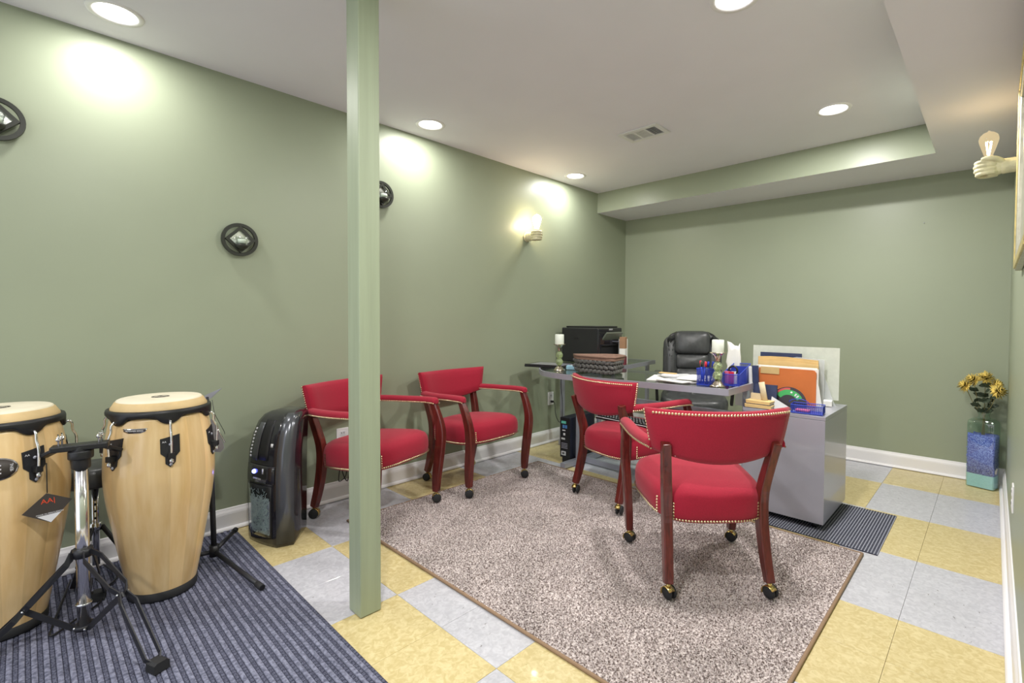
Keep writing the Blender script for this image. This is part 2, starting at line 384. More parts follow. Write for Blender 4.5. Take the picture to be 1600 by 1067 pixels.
# floor slab with loose-edged vinyl tiles
fl = struct('floor', MB().box((-1.5, (YF+2.6)/2, -.055), (3.4, 2.6-YF, .1)), M['subfloor'])
T = .3048
def tile_mesh(m):
    mb = MB(); h = T/2-.0005; k = .0005
    r = [[(-h, -h, -.004), (h, -h, -.004), (h, h, -.004), (-h, h, -.004)], [(-h, -h, -k), (h, -h, -k), (h, h, -k), (-h, h, -k)], [(-h+k, -h+k, 0), (h-k, -h+k, 0), (h-k, h-k, 0), (-h+k, h-k, 0)]]
    mb.loft(r, False); o = mb.build('tile', m); me = o.data; bpy.data.objects.remove(o); return me
tm = {0: tile_mesh(M['tile_white']), 1: tile_mesh(M['tile_yellow'])}
for i in range(10):
    for j in range(-10, 8):
        x = -(i+.5)*T; y = (j+.5)*T
        p = (i//2+math.floor(j/2)) % 2
        o = bpy.data.objects.new('tile', tm[p]); COL.objects.link(o); o.parent = fl; o.location = (x, y, random.uniform(-.0003, .0))
# baseboards
def baseboard(name, a, b, nrm):
    a, b, n = Vector(a), Vector(b), Vector(nrm)
    prof = [(0, 0), (.014, 0), (.014, .085), (.012, .095), (.007, .106), (.005, .114), (0, .116)]
    mb = MB(); mb.loft([[p+n*d+V(0, 0, z) for d, z in prof] for p in (a, b)], False)
    o = mb.build(name, M['white'], None, kind='structure')
    q = [(.014, 0)]+[(.014+.016*cos(t), .004+.016*sin(t)) for t in (0, .4, .8, 1.2, pi/2)]
    MB().loft([[p+n*d+V(0, 0, z) for d, z in q] for p in (a, b)], False).build('shoe_moulding', M['white'], o)
baseboard('baseboard_left', (XL, YF, 0), (XL, yb(XL), 0), (1, 0, 0))
baseboard('baseboard_back', (XL+.0, yb(XL), 0), (XR, yb(XR), 0), (0, -1, 0))
baseboard('baseboard_right', (XR, YF, 0), (XR, yb(XR), 0), (-1, 0, 0))

# support post
p = tag(MB().box((-1.826, -1.359, H/2+.001), (.094, .084, H-.002)).build('support_post', M['post'], None, .004), 'green painted square wooden post standing free from floor to ceiling', 'post')

# downlights
DL_LAB = ['round recessed ceiling downlight nearest the left wall in front of the post', 'round recessed downlight in the row along the left wall, just right of the post',
 'round recessed downlight above the back left corner by the soffit', 'round recessed downlight beside the soffit at the right of the ceiling',
 'round recessed downlight cut by the top edge of the photo', 'round recessed downlight over the right front of the room',
 'round recessed fill downlight, added unseen behind the camera along the left wall', 'round recessed fill downlight, added unseen behind the camera at the right']
for i, (x, y) in enumerate(DOWNLIGHTS):
    d = empty('ceiling_downlight', (x, y, H), 0, DL_LAB[i], 'light', 'recessed ceiling downlights')
    MB().lathe([(.072, .012), (.072, -.002), (.080, -.006), (.094, -.004), (.096, 0)], 32, cap=False).build('trim_ring', M['white'], d)
    MB().lathe([(.001, .008), (.05, .009), (.0715, .011), (.0715, .014), (.001, .014)], 32).build('lens', M['lens'], d)
# ceiling vent
v = empty('ceiling_vent', (-1.84, .665, H), 0, 'white rectangular air vent in the ceiling', 'vent')
mb = MB()
for (cx, cy, sx, sy) in ((0, .085, .30, .03), (0, -.085, .30, .03), (-.135, 0, .03, .14), (.135, 0, .03, .14), (-.045, 0, .012, .14), (.045, 0, .012, .14)): mb.box((cx, cy, -.005), (sx, sy, .008))
mb.build('frame', M['grille'], v, .0015)
MB().box((-.045, 0, -.0012), (.18, .15, .0012)).build('backing', M['grille'], v); MB().box((.09, 0, -.0012), (.08, .15, .0012)).build('opening', M['dark'], v)
for k in range(3):
    for q in range(9):
        if k == 1: c, d, rot = ((-.036+q*.009), 0, 1), (.007, .14, .001), 'Y'
        else: c, d, rot = ((-.09 if k == 0 else .09), -.06+q*.015, 1), (.078, .012, .001), 'X'
        m4 = Matrix.Translation((c[0], c[1], -.0055)) @ Matrix.Rotation(radians(12 if k != 2 else 38), 4, rot)
        MB().box((0, 0, 0), d, m4).build('slat', M['grille'], v)

# ---------------------------------------------------------------- rugs and mats
def add_rug():
    x0, x1, y0, y1 = -2.665, -.505, -1.035, .505
    r = empty('area_rug', ((x0+x1)/2, (y0+y1)/2, 0), 0, 'speckled grey-brown shag area rug under the red chairs', 'rug')
    w, d = x1-x0, y1-y0
    MB().box((0, 0, .005), (w-.012, d-.012, .008)).build('backing', M['rug'], r)
    mb = MB()
    for a, b in (((-w/2, -d/2), (w/2, -d/2)), ((w/2, -d/2), (w/2, d/2)), ((w/2, d/2), (-w/2, d/2)), ((-w/2, d/2), (-w/2, -d/2))):
        mb.tube([(*a, .0065), (*b, .0065)], .0065, 8)
    mb.build('binding', M['rugedge'], r)
    vs, fs = [], []; st = .0085; nx, ny = int((w-.012)/st), int((d-.012)/st)
    for i in range(nx):
        for j in range(ny):
            x = -w/2+.008+i*st+random.uniform(-.004, .004); y = -d/2+.008+j*st+random.uniform(-.004, .004)
            a = random.uniform(0, 6.28); q = .0062; b = len(vs); hx, hy = random.uniform(-.005, .005), random.uniform(-.005, .005)
            for t in (0, 2.094, 4.189): vs.append((x+q*cos(a+t), y+q*sin(a+t), .0075))
            vs.append((x+hx, y+hy, random.uniform(.0125, .018)))
            fs += [(b, b+1, b+3), (b+1, b+2, b+3), (b+2, b, b+3)]
    me = bpy.data.meshes.new('pile'); me.from_pydata(vs, [], fs); me.materials.append(M['rug'])
    o = bpy.data.objects.new('pile', me); COL.objects.link(o); o.parent = r; o['kind'] = 'stuff'
add_rug()
def ribbed(name, x0, x1, y0, y1, pitch, h, base, ms, along, label, cat):
    """mat of smooth raised ribs with recessed rows of loop knots between them, along x or y"""
    w = (y1-y0) if along == 'x' else (x1-x0); L = (x1-x0) if along == 'x' else (y1-y0)
    o = empty(name, ((x0+x1)/2, (y0+y1)/2, 0), 0, label, cat)
    n = int(w/pitch); pitch = w/n
    P = lambda t, q: (t-L/2, q-w/2) if along == 'x' else (q-w/2, t-L/2)
    MB().box((0, 0, base/2), ((L, w, base) if along == 'x' else (w, L, base))).build('backing', ms[1], o)
    mb = MB()
    for k in range(n):
        q0 = k*pitch; prof = [(q0, base*.9), (q0+pitch*.05, base+h*.8), (q0+pitch*.2, base+h), (q0+pitch*.36, base+h), (q0+pitch*.5, base+h*.8), (q0+pitch*.55, base*.9)]
        mb.loft([[(*P(t, q), z) for q, z in prof] for t in (0, L)], False)
    mb.build('rib', ms[0], o, kind='stuff')
    vs, fs = [], []; step = pitch*.62
    for k in range(n):
        q = k*pitch+pitch*.775; t = step*.5+random.uniform(0, step)
        while t < L-step:
            cx, cy = P(t, q); a, b_ = step*.40, pitch*.19
            if along != 'x': a, b_ = b_, a
            b = len(vs); z = base
            for f_, zz in ((1, z), (.7, z+h*.75), (.25, z+h*.45)):
                for (sx, sy) in ((-1, -1), (1, -1), (1, 1), (-1, 1)): vs.append((cx+sx*a*f_, cy+sy*b_*f_, zz))
            fs += [(b+8, b+9, b+10, b+11)]+[(b+4*r+i, b+4*r+(i+1) % 4, b+4*r+4+(i+1) % 4, b+4*r+4+i) for r in range(2) for i in range(4)]
            t += step
    kn = MB(); kn.add(vs, fs, True); kn.build('loop_pile', ms[2], o, kind='stuff')
    return o
ribbed('drum_mat', -2.995, -1.0, -2.95, -1.495, .0275, .0035, .0045, (M['drummat'], M['matdark'], M['matknot']), 'x', 'large charcoal ribbed mat beneath the conga drums', 'mat')
ribbed('floor_mat', -1.28, -.45, .545, 1.185, .013, .002, .003, (M['deskmat'], M['matdark'], M['matlight']), 'y', 'small dark striped mat beneath the grey filing cabinet', 'mat')
# ---------------------------------------------------------------- red captain's chairs
def nail_mesh(pts, r=.0052):
    """domed nail heads: (position, outward normal)"""
    vs, fs = [], []
    for p, n in pts:
        p, n = Vector(p), Vector(n).normalized(); a = n.orthogonal().normalized(); b_ = n.cross(a); b = len(vs)
        for k in range(6): vs.append(p+(a*cos(k*pi/3)+b_*sin(k*pi/3))*r)
        for k in range(6): vs.append(p+(a*cos(k*pi/3)+b_*sin(k*pi/3))*r*.62+n*r*.55)
        vs.append(p+n*r*.75)
        for k in range(6):
            j = (k+1) % 6; fs += [(b+k, b+j, b+6+j, b+6+k), (b+6+k, b+6+j, b+12)]
    mb = MB(); mb.add(vs, fs, True); return mb
def along(path, gap):
    P = [Vector(p) for p in path]; out = []; need = 0
    for a, b in zip(P, P[1:]):
        L = (b-a).length; t = need
        while t < L: out.append(a.lerp(b, t/L)); t += gap
        need = t-L
    return out
def make_chair(name, label):
    root = empty(name, (0, 0, 0), 0, label, 'chair', "red captain's chairs on casters")
    # seat: outline wide in front, narrower at the back
    def outline(k, n=40):
        pts = []
        for i in range(n):
            a = 2*pi*i/n; ca, sa = cos(a), sin(a); e = .55
            x = .245*abs(ca)**e*(1 if ca > 0 else -1); hw = .225+.045*(x+.245)/.49
            pts.append((x*k+(.012 if ca > 0 else 0), hw*k*abs(sa)**e*(1 if sa > 0 else -1)))
        return pts
    def seatdrop(x): return .010+.026*(.245-x)/.49
    rings = []
    for k, z in ((.93, .325), (.985, .335), (1.0, .37), (1.0, .40), (.985, .425), (.94, .447), (.84, .463), (.62, .476), (.3, .483), (.02, .485)):
        rings.append([(x, y, z-seatdrop(x)) for x, y in outline(k)])
    MB().loft(rings).build('seat', M['red'], root)
    # backrest: curved and leaning shell, wider at the top
    n = 17
    def bx(y, z): return -.268+.95*y*y-.14*(z-.58)
    def half(z): return .260+.20*(z-.58)
    ring_list = []
    for i in range(n):
        s_ = -1+2*i/(n-1); rg = []
        zb = .592-.048*(1-s_*s_); zt = .764-.006*(1-abs(s_)**3)-.004
        edge = 1 if abs(s_) < .999 else .55
        for (dz, th) in ((0, -.4), (0, .4), (.06, .95), (.3, 1.), (.7, 1.), (.9, .92), (1.0, .6), (1.02, .1), (1., -.45), (.85, -.75), (.5, -.8), (.12, -.75)):
            z = zb+(zt-zb)*dz; y = s_*half(z); nx = 1.0; ny = -1.9*y; l = math.hypot(nx, ny)
            t = th*.030*edge
            rg.append((bx(y, z)+t*nx/l, y+t*ny/l, z))
        ring_list.append(rg)
    MB().loft(ring_list).build('backrest', M['red'], root)
    nails = []
    def backpt(s_, dz):
        zb = .592-.048*(1-s_*s_); zt = .755; z = zb+(zt-zb)*dz; y = s_*half(z); l = math.hypot(1, 1.9*y)
        return V(bx(y, z)-.0245/l, y+.0245*1.9*y/l, z)
    for p in along([backpt(-.92+1.84*i/24, .965) for i in range(25)], .0125): nails.append((p, (-1, 1.9*p.y, .35)))
    for sg in (-1, 1):
        for p in along([V(backpt(sg, d).x+.014, sg*(half(.592+.17*d)+.0055), .592+.17*d) for d in (0.02, .25, .5, .75, .97)], .0125): nails.append((p, (-.25, sg, 0)))
    # rear legs: sabre shape, raked at the foot and leaning out at the top
    for sg in (-1, 1):
        path = smoothpath([(-.262, sg*.205, .062), (-.232, sg*.200, .16), (-.205, sg*.197, .29), (-.200, sg*.199, .40), (-.222, sg*.208, .50), (-.262, sg*.222, .63)], 4)
        k = len(path)
        MB().strip(path, [.036+.002*math.sin(pi*i/(k-1)) for i in range(k)], [.036+.016*math.sin(pi*i/(k-1)) for i in range(k)], up=(1, 0, 0)).build('rear_leg', M['redwood'], root, .005)
        path = smoothpath([(.235, sg*.258, .062), (.240, sg*.262, .16), (.262, sg*.268, .32), (.268, sg*.276, .42), (.246, sg*.281, .51), (.205, sg*.285, .605)], 4); k = len(path)
        MB().strip(path, [.034+.006*math.sin(pi*i/(k-1)) for i in range(k)], [.036+.02*math.sin(pi*(i/(k-1))**.8) for i in range(k)], up=(1, 0, 0)).build('front_leg', M['redwood'], root, .006)
        # arm pad
        ap = smoothpath([(-.215, sg*.254, .612), (-.12, sg*.276, .612), (.0, sg*.287, .612), (.12, sg*.288, .614), (.21, sg*.286, .612), (.236, sg*.283, .606)], 4)
        rg = []
        for i, p in enumerate(ap):
            t = (ap[min(i+1, len(ap)-1)]-ap[max(i-1, 0)]).normalized(); sd = V(-t.y, t.x, 0)
            wd = .026 if i < len(ap)-3 else (.024, .02, .010)[i-len(ap)+3]; hh = .022 if i < len(ap)-2 else .016
            rg.append([p+sd*wd*c+V(0, 0, hh*s2) for c, s2 in ((-1, -.55), (-1, .2), (-.85, .65), (-.45, .95), (0, 1.05), (.45, .95), (.85, .65), (1, .2), (1, -.55), (0, -.6))])
        MB().loft(rg).build('arm_pad', M['red'], root)
        for q in (-1, 1):
            pp = []
            for i, p in enumerate(ap[:-1]):
                t = (ap[i+1]-ap[max(i-1, 0)]).normalized(); pp.append(p+V(-t.y, t.x, 0)*(.0262*q)+V(0, 0, -.010))
            for p in along(pp, .0125): nails.append((p, (0, q, 0)))
    # nails round the seat hem and up beside the legs
    hem = [V(x, y, .340-seatdrop(x)) for x, y in outline(1.0)]; hem.append(hem[0])
    hp = along(hem, .0125); keep = [not ((abs(abs(p.y)-.205) < .022 and p.x < -.15) or (abs(p.y) > .20 and p.x > .225)) for p in hp]
    for k, p in enumerate(hp):
        if not keep[k]: continue
        nails.append((p, (p.x, p.y, 0)))
        if not (keep[k-1] and keep[(k+1) % len(hp)]):      # column of nails beside a leg
            for q in range(1, 6): nails.append((p+V(0, 0, .0125*q), (p.x, p.y, 0)))
    nail_mesh(nails).build('nailhead_trim', M['nail'], root, kind='stuff')
    # casters
    for (x, y, a) in ((-.262, .205, .5), (-.262, -.205, .5), (.235, .258, .5), (.235, -.258, .5)):
        c = empty('caster_pivot', (x, y, 0)); bpy.data.objects.remove(c)
        Mx = Matrix.Translation((x, y, .027)) @ Matrix.Rotation(a+(.35 if x > 0 else .0), 4, 'Z')
        mb = MB(); rg = []
        for t in (-25, 0, 30, 60, 90, 120, 150):
            c_, s_ = cos(radians(t)), sin(radians(t)); rg.append([(.0275*c_, yy, .0275*s_) for yy in (-.013, .017)]+[(.0255*c_, yy, .0255*s_) for yy in (.017, -.013)])
        mb.loft(rg, True, True, True, Mx)
        mb.tube([Mx @ V(0, .002, .02), V(x, y, .066)], .009, 8)
        cast = mb.build('caster', M['brass'], root)
        w = MB()
        for yy in (-.0185, .0215):
            d = Matrix.Rotation(pi/2, 4, 'X')
            w.lathe([(.002, -.006), (.022, -.006), (.0265, -.002), (.0265, .003), (.021, .006), (.002, .0065)], 16, Mx @ Matrix.Translation((0, yy if yy < 0 else .006, 0)) @ d)
        w.build('wheel', M['rubber'], cast)
    return root
CH = make_chair('captain_chair', 'red nailhead captain\'s chair nearest the camera, its back to us, alone on the rug centre')
def place(o, mx, my, ang, z=0, lab=None):
    o.location = (mx, my, z); o.rotation_euler = (0, -.028 if z < .01 else 0, ang)   # front casters up on the rug, rear ones on the tiles
    if lab: o['label'] = lab
place(CH, -1.030, -.175, radians(134.5), .016)
c = copy_tree(CH); place(c, -1.746, .365, radians(76), .016, "red captain's chair with a keyboard on its seat, back turned, at the glass desk")
c = copy_tree(CH); place(c, -2.685, -.115, radians(3), .0073, "red captain's chair against the left wall, fully visible right of the post")
c = copy_tree(CH); place(c, -2.668, -.862, radians(18), .0073, "red captain's chair beside the black shredder, partly hidden behind the green post")

# ---------------------------------------------------------------- conga drums
def lerp_prof(prof, z):
    prof = PROFS
    for (r0, z0), (r1, z1) in zip(prof, prof[1:]):
        if z0 <= z <= z1: return r0+(r1-r0)*(z-z0)/(z1-z0)
    return prof[-1][0]
PROF = [(.108, .012), (.118, .06), (.136, .16), (.156, .28), (.172, .38), (.181, .46), (.183, .52), (.180, .58), (.174, .64), (.166, .69), (.158, .735)]
PROFS = [(p.x, p.z) for p in smoothpath([(r, 0, z) for r, z in PROF], 3)]
def conga(loc, rot, label, lug0, badge):
    d = empty('conga_drum', loc, rot, label, 'drum', 'conga drums')
    prof = [(p.x, p.z) for p in smoothpath([(r, 0, z) for r, z in PROF], 3)]
    MB().lathe(prof, 51).build('shell', M['conga'], d)
    MB().lathe([(.104, 0), (.112, .0), (.1145, .006), (.1165, .034), (.113, .036)], 48).build('rubber_foot', M['rubber'], d)
    # rim: rounded band with a drop lobe at every lug
    lugs = [lug0+k*2*pi/6 for k in range(6)]
    mb = MB(); N = 120; rings = []
    for z in range(7):
        rg = []
        for k in range(N):
            a = 2*pi*k/N; dl = min(abs((a-l+pi) % (2*pi)-pi) for l in lugs)
            lobe = .028*max(0, 1-(dl/.26)**2)
            zb = .737-lobe; rr = [.160, .1675, .172, .1725, .170, .163, .158][z]; zz = [zb, zb, zb+.006, .752, .760, .763, .757][z]
            rg.append((rr*cos(a), rr*sin(a), zz))
        rings.append(rg)
    mb.loft(rings); mb.build('rim', M['black'], d)
    MB().lathe([(.1575, .740), (.158, .757), (.1575, .766), (.152, .774), (.145, .787), (.138, .7915)], 48, cap=False).build('head_collar', M['skinside'], d)
    hd = MB().lathe([(.142, .786), (.139, .7935), (.134, .7965), (.08, .7975), (.001, .7975)], 48, cap=False).build('drum_head', M['skin'], d)
    # badge printed on the head
    bm_ = MB(); bm_.lathe([(.030, .7977), (.030, .7982), (.001, .7982)], 28, Matrix.Translation((.0, -.0, 0)) @ Matrix.Rotation(-.0, 4, 'Z'), cap=False); bm_.build('head_print', M['tagdark'], hd)
    rz = -rot-pi/2+.65
    text_mesh('head_lettering', 'AA', .034, M['skin'], hd, Matrix.Translation((.0, 0, .7984)) @ Matrix.Rotation(-rot+math.atan2(-2.25-loc[1], -.0668-loc[0])+pi/2, 4, 'Z'))
    for a in lugs:
        r_top = .172; Mx = Matrix.Rotation(a, 4, 'Z')
        # side plate follows the shell
        poly = [(-.031, .655), (.031, .655+.012), (.030, .600), (.017, .585), (.015, .563), (-.002, .545), (-.017, .56), (-.017, .585), (-.031, .600)]
        pm = MB(); n = len(poly)
        def sp(y, z, o): r = lerp_prof(PROF, z)+o; return (math.sqrt(r*r-y*y), y, z)
        pm.loft([[sp(y, z, .0) for y, z in poly], [sp(y, z, .004) for y, z in poly]], False, True, True, Mx)
        br = pm.build('lug_plate', M['blackmetal'], d)
        text_mesh('plate_mark', 'AA', .010, M['label'], br, Mx @ basis((math.sqrt((lerp_prof(PROF, .643)+.004)**2-.019**2)+.0006, -.019, .643), (.11, .994, 0), (0, 0, 1), (.994, -.11, 0)), .0002)
        b2 = MB(); rz_ = lerp_prof(PROF, .59)
        b2.box((rz_+.012, 0, .592), (.026, .020, .022), Mx)
        for z in (.632, .556): MB().ball((lerp_prof(PROF, z)+.005, 0, z), (.004, .006, .006), 8, 4, Mx).build('screw', M['silver'], br)
        b2.build('lug_socket', M['black'], br, .002)
        h = MB(); h.tube(smoothpath([(.168, 0, .7215), (.180, 0, .7235), (.188, 0, .712), (.189, 0, .69), (rz_+.02, 0, .66), (rz_+.018, 0, .60), (rz_+.018, 0, .572)], 4), .0042, 8, M=Mx)
        h.lathe([(.006, -.012), (.008, -.010), (.008, .0), (.006, .002)], 6, Mx @ Matrix.Translation((rz_+.018, 0, .577)))
        h.build('tension_rod', M['chrome'], d)
    def patch(yspan, o, Mx, m, name, parent, th=.003, n=16):
        """plate hugging the shell; yspan(y) gives its lower and upper edge"""
        mb = MB(); y0, y1 = yspan(None); rg = []
        for k in range(n+1):
            y = y0+(y1-y0)*k/n; a, b = yspan(y); row = []
            for z, oo in ((a, o-th), (a, o), ((a+b)/2, o), (b, o), (b, o-th)):
                r = lerp_prof(PROF, z)+oo; row.append((math.sqrt(r*r-y*y), y, z))
            rg.append(row)
        mb.loft(rg, True, True, True, Mx); return mb.build(name, m, parent)
    face = math.atan2(-2.25-loc[1], -.0668-loc[0])-rot
    if badge == 'plate':
        Mx = Matrix.Rotation(face-.50, 4, 'Z')
        def pl(s_):
            def f(y):
                if y is None: return (-.041*s_, .041*s_)
                t = abs(y)/(.041*s_); up = .701+.004*(s_-1)*4; lo = .684-.004*(s_-1)*4+(.007*max(0, (t-.5)/.5))
                return (lo if t < .98 else up-.002, up)
            return f
        bo = patch(pl(1.0), .0015, Mx, M['chrome'], 'name_plate', d)
        patch(lambda y: (-.037, .037) if y is None else (.687+(.005*max(0, (abs(y)/.037-.5)/.5)), .6985), .0024, Mx, M['tagdark'], 'plate_face', bo)
        r = lerp_prof(PROF, .693)
        for k, chs in enumerate(('HEAD', 'LINER', 'SERIES')):
            y = (-.020, -.002, .020)[k]; a = math.atan2(y, r); M2 = Matrix.Rotation(a, 4, 'Z')
            text_mesh('plate_lettering', chs, .0075, M['label'], bo, Mx @ M2 @ basis((r+.0029, 0, .6925), (0, 1, 0), (0, 0, 1), (1, 0, 0)))
    else:
        Mx = Matrix.Rotation(radians(-1.5), 4, 'Z'); zc_ = .612
        def el(a_, b_):
            def f(y):
                if y is None: return (-a_, a_)
                h = b_*math.sqrt(max(0, 1-(y/a_)**2))+.0004; return (zc_-h, zc_+h)
            return f
        bo = patch(el(.052, .037), .0018, Mx, M['chrome'], 'name_badge', d, n=24)
        patch(el(.048, .033), .0028, Mx, M['tagdark'], 'badge_face', bo, n=24)
        r = lerp_prof(PROF, zc_)
        text_mesh('badge_lettering', 'MEINL', .0115, M['label'], bo, Mx @ Matrix.Rotation(math.atan2(.036, r), 4, 'Z') @ basis((r+.0034, 0, zc_), (0, 0, 1), (0, -1, 0), (1, 0, 0)))
        text_mesh('badge_emblem', 'm', .046, M['label'], bo, Mx @ Matrix.Rotation(math.atan2(-.002, r), 4, 'Z') @ basis((r+.0038, 0, zc_), (0, 0, 1), (0, -1, 0), (1, 0, 0)))
    return d
zc = .010
D2 = (-2.555, -1.87, zc); D1 = (-2.655, -2.315, zc)
def lug_for(loc, px):  # angle of the lug that points so many degrees off the line to the camera
    return math.atan2(-2.25-loc[1], -.0668-loc[0])+radians(px)
conga(D2, 0, 'natural wood conga drum with the plain upright shell, right of the chrome stand', lug_for(D2, 9), 'plate')
conga(D1, 0, 'natural wood conga drum cut by the left photo edge, with a hanging dark tag', lug_for(D1, 27), 'badge')
# hang tag on the left drum
tag_pos = (-2.655, -2.315)
a = lug_for(D1, 27); rx = V(cos(a), sin(a), 0)
P0 = V(D1[0], D1[1], 0)+rx*.212+V(0, 0, .57+zc)+V(-.004, .012, 0)
t = empty('hang_tag', P0, 0, 'dark diamond paper tag hanging from the left conga drum', 'tag')
tocam = (V(-.0668, -2.2508, 0)-V(P0.x, P0.y, 0)).normalized(); side = V(-tocam.y, tocam.x, 0)
Tm = basis((0, 0, 0), side, (0, 0, 1), tocam)
MB().tube([(-.006, 0, .040), (0, 0, .010), tocam*.004+V(0, 0, -.03), tocam*.010+V(0, 0, -.062)], .0016, 6).build('cord', M['dark'], t)
dm = [(-.062, -.122), (-.002, -.062), (.062, -.098), (.008, -.168)]
Tm2 = basis(tuple(tocam*.010), side, (0, 0, 1), tocam)
mb = MB(); mb.loft([[(x, y, 0) for x, y in dm], [(x, y, .0012) for x, y in dm]], False, True, True, Tm2); mb.build('card', M['tagdark'], t)
lo = [(-.026, -.140), (.034, -.136), (.008, -.1665)]
MB().loft([[(x, y, .0012) for x, y in lo], [(x, y, .0016) for x, y in lo]], False, True, True, Tm2).build('card_tip', M['label'], t)
text_mesh('logo', 'AA|', .023, M['tagred'], t, Tm2 @ Matrix.Translation((.002, -.090, .0016)) @ Matrix.Rotation(.06, 4, 'Z'))
text_mesh('slogan', 'MADE IN PERCUSSION', .0068, M['label'], t, Tm2 @ Matrix.Translation((.006, -.134, .0016)) @ Matrix.Rotation(.06, 4, 'Z'))

# ---------------------------------------------------------------- double conga stand
st = empty('drum_stand', (-2.377, -2.12, .010), 0, 'chrome centre pole drum stand with black double-braced tripod legs', 'stand')
MB().tube([(0, 0, .045), (0, 0, .66)], .0185, 20).build('pole', M['chrome'], st)
MB().tube([(0, 0, .115), (0, 0, .122)], .0225, 16).build('stop_ring', M['chrome'], st)
hub = MB(); hub.tube([(0, 0, .595), (0, 0, .675)], .026, 18); hub.tube([(0, 0, .63), (0, 0, .66)], .034, 18)
ax = V(.22, .975, 0).normalized(); nx = V(ax.y, -ax.x, 0)
hub.box((0, 0, .672), (.05, .15, .02), Matrix.Rotation(math.atan2(-ax.x, ax.y), 4, 'Z'))
hub.build('top_clamp', M['black'], st, .004)
for sg, (dx, dy) in ((1, (D2[0]+2.377, D2[1]+2.12)), (-1, (D1[0]+2.377, D1[1]+2.12))):
    v_ = V(dx, dy, 0); L = v_.length; u_ = v_/L
    MB().strip([u_*.02+V(0, 0, .668), u_*(L-.20)*.6+V(0, 0, .662), u_*(L-.176)+V(0, 0, .625)], .04, .012).build('drum_bracket', M['blackmetal'], st, .003)
for (x, y) in ((.025, .045), (-.002, .055), (.002, -.055), (-.024, -.045)):
    w = MB(); w.lathe([(.003, .68), (.003, .70), (.007, .70), (.008, .708), (.003, .714)], 10, Matrix.Translation((x, y, 0)))
    w.box((x, y, .716), (.034, .005, .010), Matrix.Identity(4)); w.build('wing_nut', M['chrome'], st, .002)
MB().tube([(0, 0, .285), (0, 0, .315)], .027, 16).build('upper_collar', M['blackmetal'], st)
lc = MB(); lc.tube([(0, 0, .030), (0, 0, .046)], .028, 16); lc.build('lower_collar', M['blackmetal'], st)
for ang, k in ((20.6, 1.0), (255, .64), (168, .66)):
    d = V(cos(radians(ang)), sin(radians(ang)), 0); n_ = V(-d.y, d.x, 0); jz = .206 if k == 1 else .140
    q = lambda r, z, s_, w: d*(r if r < .03 else r*k)+n_*s_*w+V(0, 0, z)
    for s_ in (-1, 1):
        pts = [q(.026, .306, s_, .010), q(.06, .290 if k == 1 else .270, s_, .024), q(.205, jz+.020, s_, .024), q(.232, jz, s_, .010), q(.262, jz-.024, s_, .021), q(.388, .036, s_, .021), q(.41, .014, s_, .008)]
        MB().strip(pts, .004, .018).build('leg', M['blackmetal'], st)
    MB().strip([q(.232, jz-.004, 0, 0), q(.027, .036, 0, 0)], .005, .018).build('brace', M['blackmetal'], st)
    for s_ in (-1, 1):
        for r, z in ((.232, jz), (.036, .042)): MB().ball(q(r, z, s_, .015), .0045, 8, 4).build('rivet', M['chrome'], st)
    ft = MB(); Mx = Matrix.Translation(d*.415*k+V(0, 0, .0165)) @ Matrix.Rotation(radians(ang), 4, 'Z')
    rg = []
    for m_ in range(11):
        x = -.022+.044*m_/10; w_ = .020 if m_ % 2 else .0225; rg.append([Mx @ V(x, y*w_, z) for y, z in ((-1, -.0165), (1, -.0165), (1, .010), (.6, .016), (-.6, .016), (-1, .010))])
    ft.loft(rg, False); ft.build('rubber_foot', M['rubber'], st)

# drum throne behind, between the drums
th = empty('drum_throne', (-2.88, -2.05, .012), 0, 'black padded stool with perforated chrome post behind the drum stand', 'stool')
MB().lathe([(.0, .405), (.105, .405), (.112, .415), (.114, .46), (.108, .48), (.09, .488), (.001, .490)], 32).build('padded_seat', M['leather'], th)
MB().tube([(0, 0, .05), (0, 0, .40)], .0135, 14).build('post', M['chrome'], th)
hm = MB()
dv = (V(-.0668, -2.2508, 0)-V(-2.88, -2.05, 0)).normalized()
for k in range(5): MB().ball(dv*.0120+V(0, 0, .375-.030*k), (.004, .005, .006), 8, 4).build('adjustment_hole', M['dark'], th)
MB().tube([(0, 0, .2), (0, 0, .235)], .022, 12).build('clamp', M['chrome'], th)
for ang in (80, 205, 320):
    d = V(cos(radians(ang)), sin(radians(ang)), 0); q = .125
    MB().tube([d*.02+V(0, 0, .215), d*q+V(0, 0, .012)], .009, 8).build('leg', M['blackmetal'], th)

# music stand behind the right drum
ms = empty('music_stand', (-2.665, -1.665, .010), 0, 'folding music stand with grey metal tray and black tripod behind the right conga', 'music stand')
MB().tube([(0, 0, .03), (-.05, .0, .52)], .0115, 12).build('tube', M['blackmetal'], ms)
hb = MB(); hb.tube([(0, 0, .025), (0, 0, .075)], .020, 14); hb.build('hub', M['black'], ms)
for (ex, ey, ez) in ((.425, .07, .012), (-.165, .13, .055), (-.12, -.20, .012)):
    lg = MB().tube([(0, 0, .045), (ex, ey, ez)], .0095, 10).build('leg', M['blackmetal'], ms)
    v_ = V(ex, ey, ez-.045)
    MB().tube([V(0, 0, .045)+v_*.90, V(0, 0, .045)+v_*1.0], .0125, 10).build('rubber_tip', M['rubber'], lg)
mo = V(-2.665, -1.665, .010); g = lambda *p: V(*p)-mo
def slab(name, pts, th=.002):
    n_ = (pts[1]-pts[0]).cross(pts[2]-pts[0]).normalized()*th
    MB().loft([pts, [p+n_ for p in pts]], False).build(name, M['silver'], ms)
slab('tray_panel', [g(-2.84, -1.76, .52), g(-2.84, -1.76, .66), g(-2.728, -1.649, .655), g(-2.692, -1.617, .541), g(-2.689, -1.615, .520), g(-2.702, -1.627, .500)])
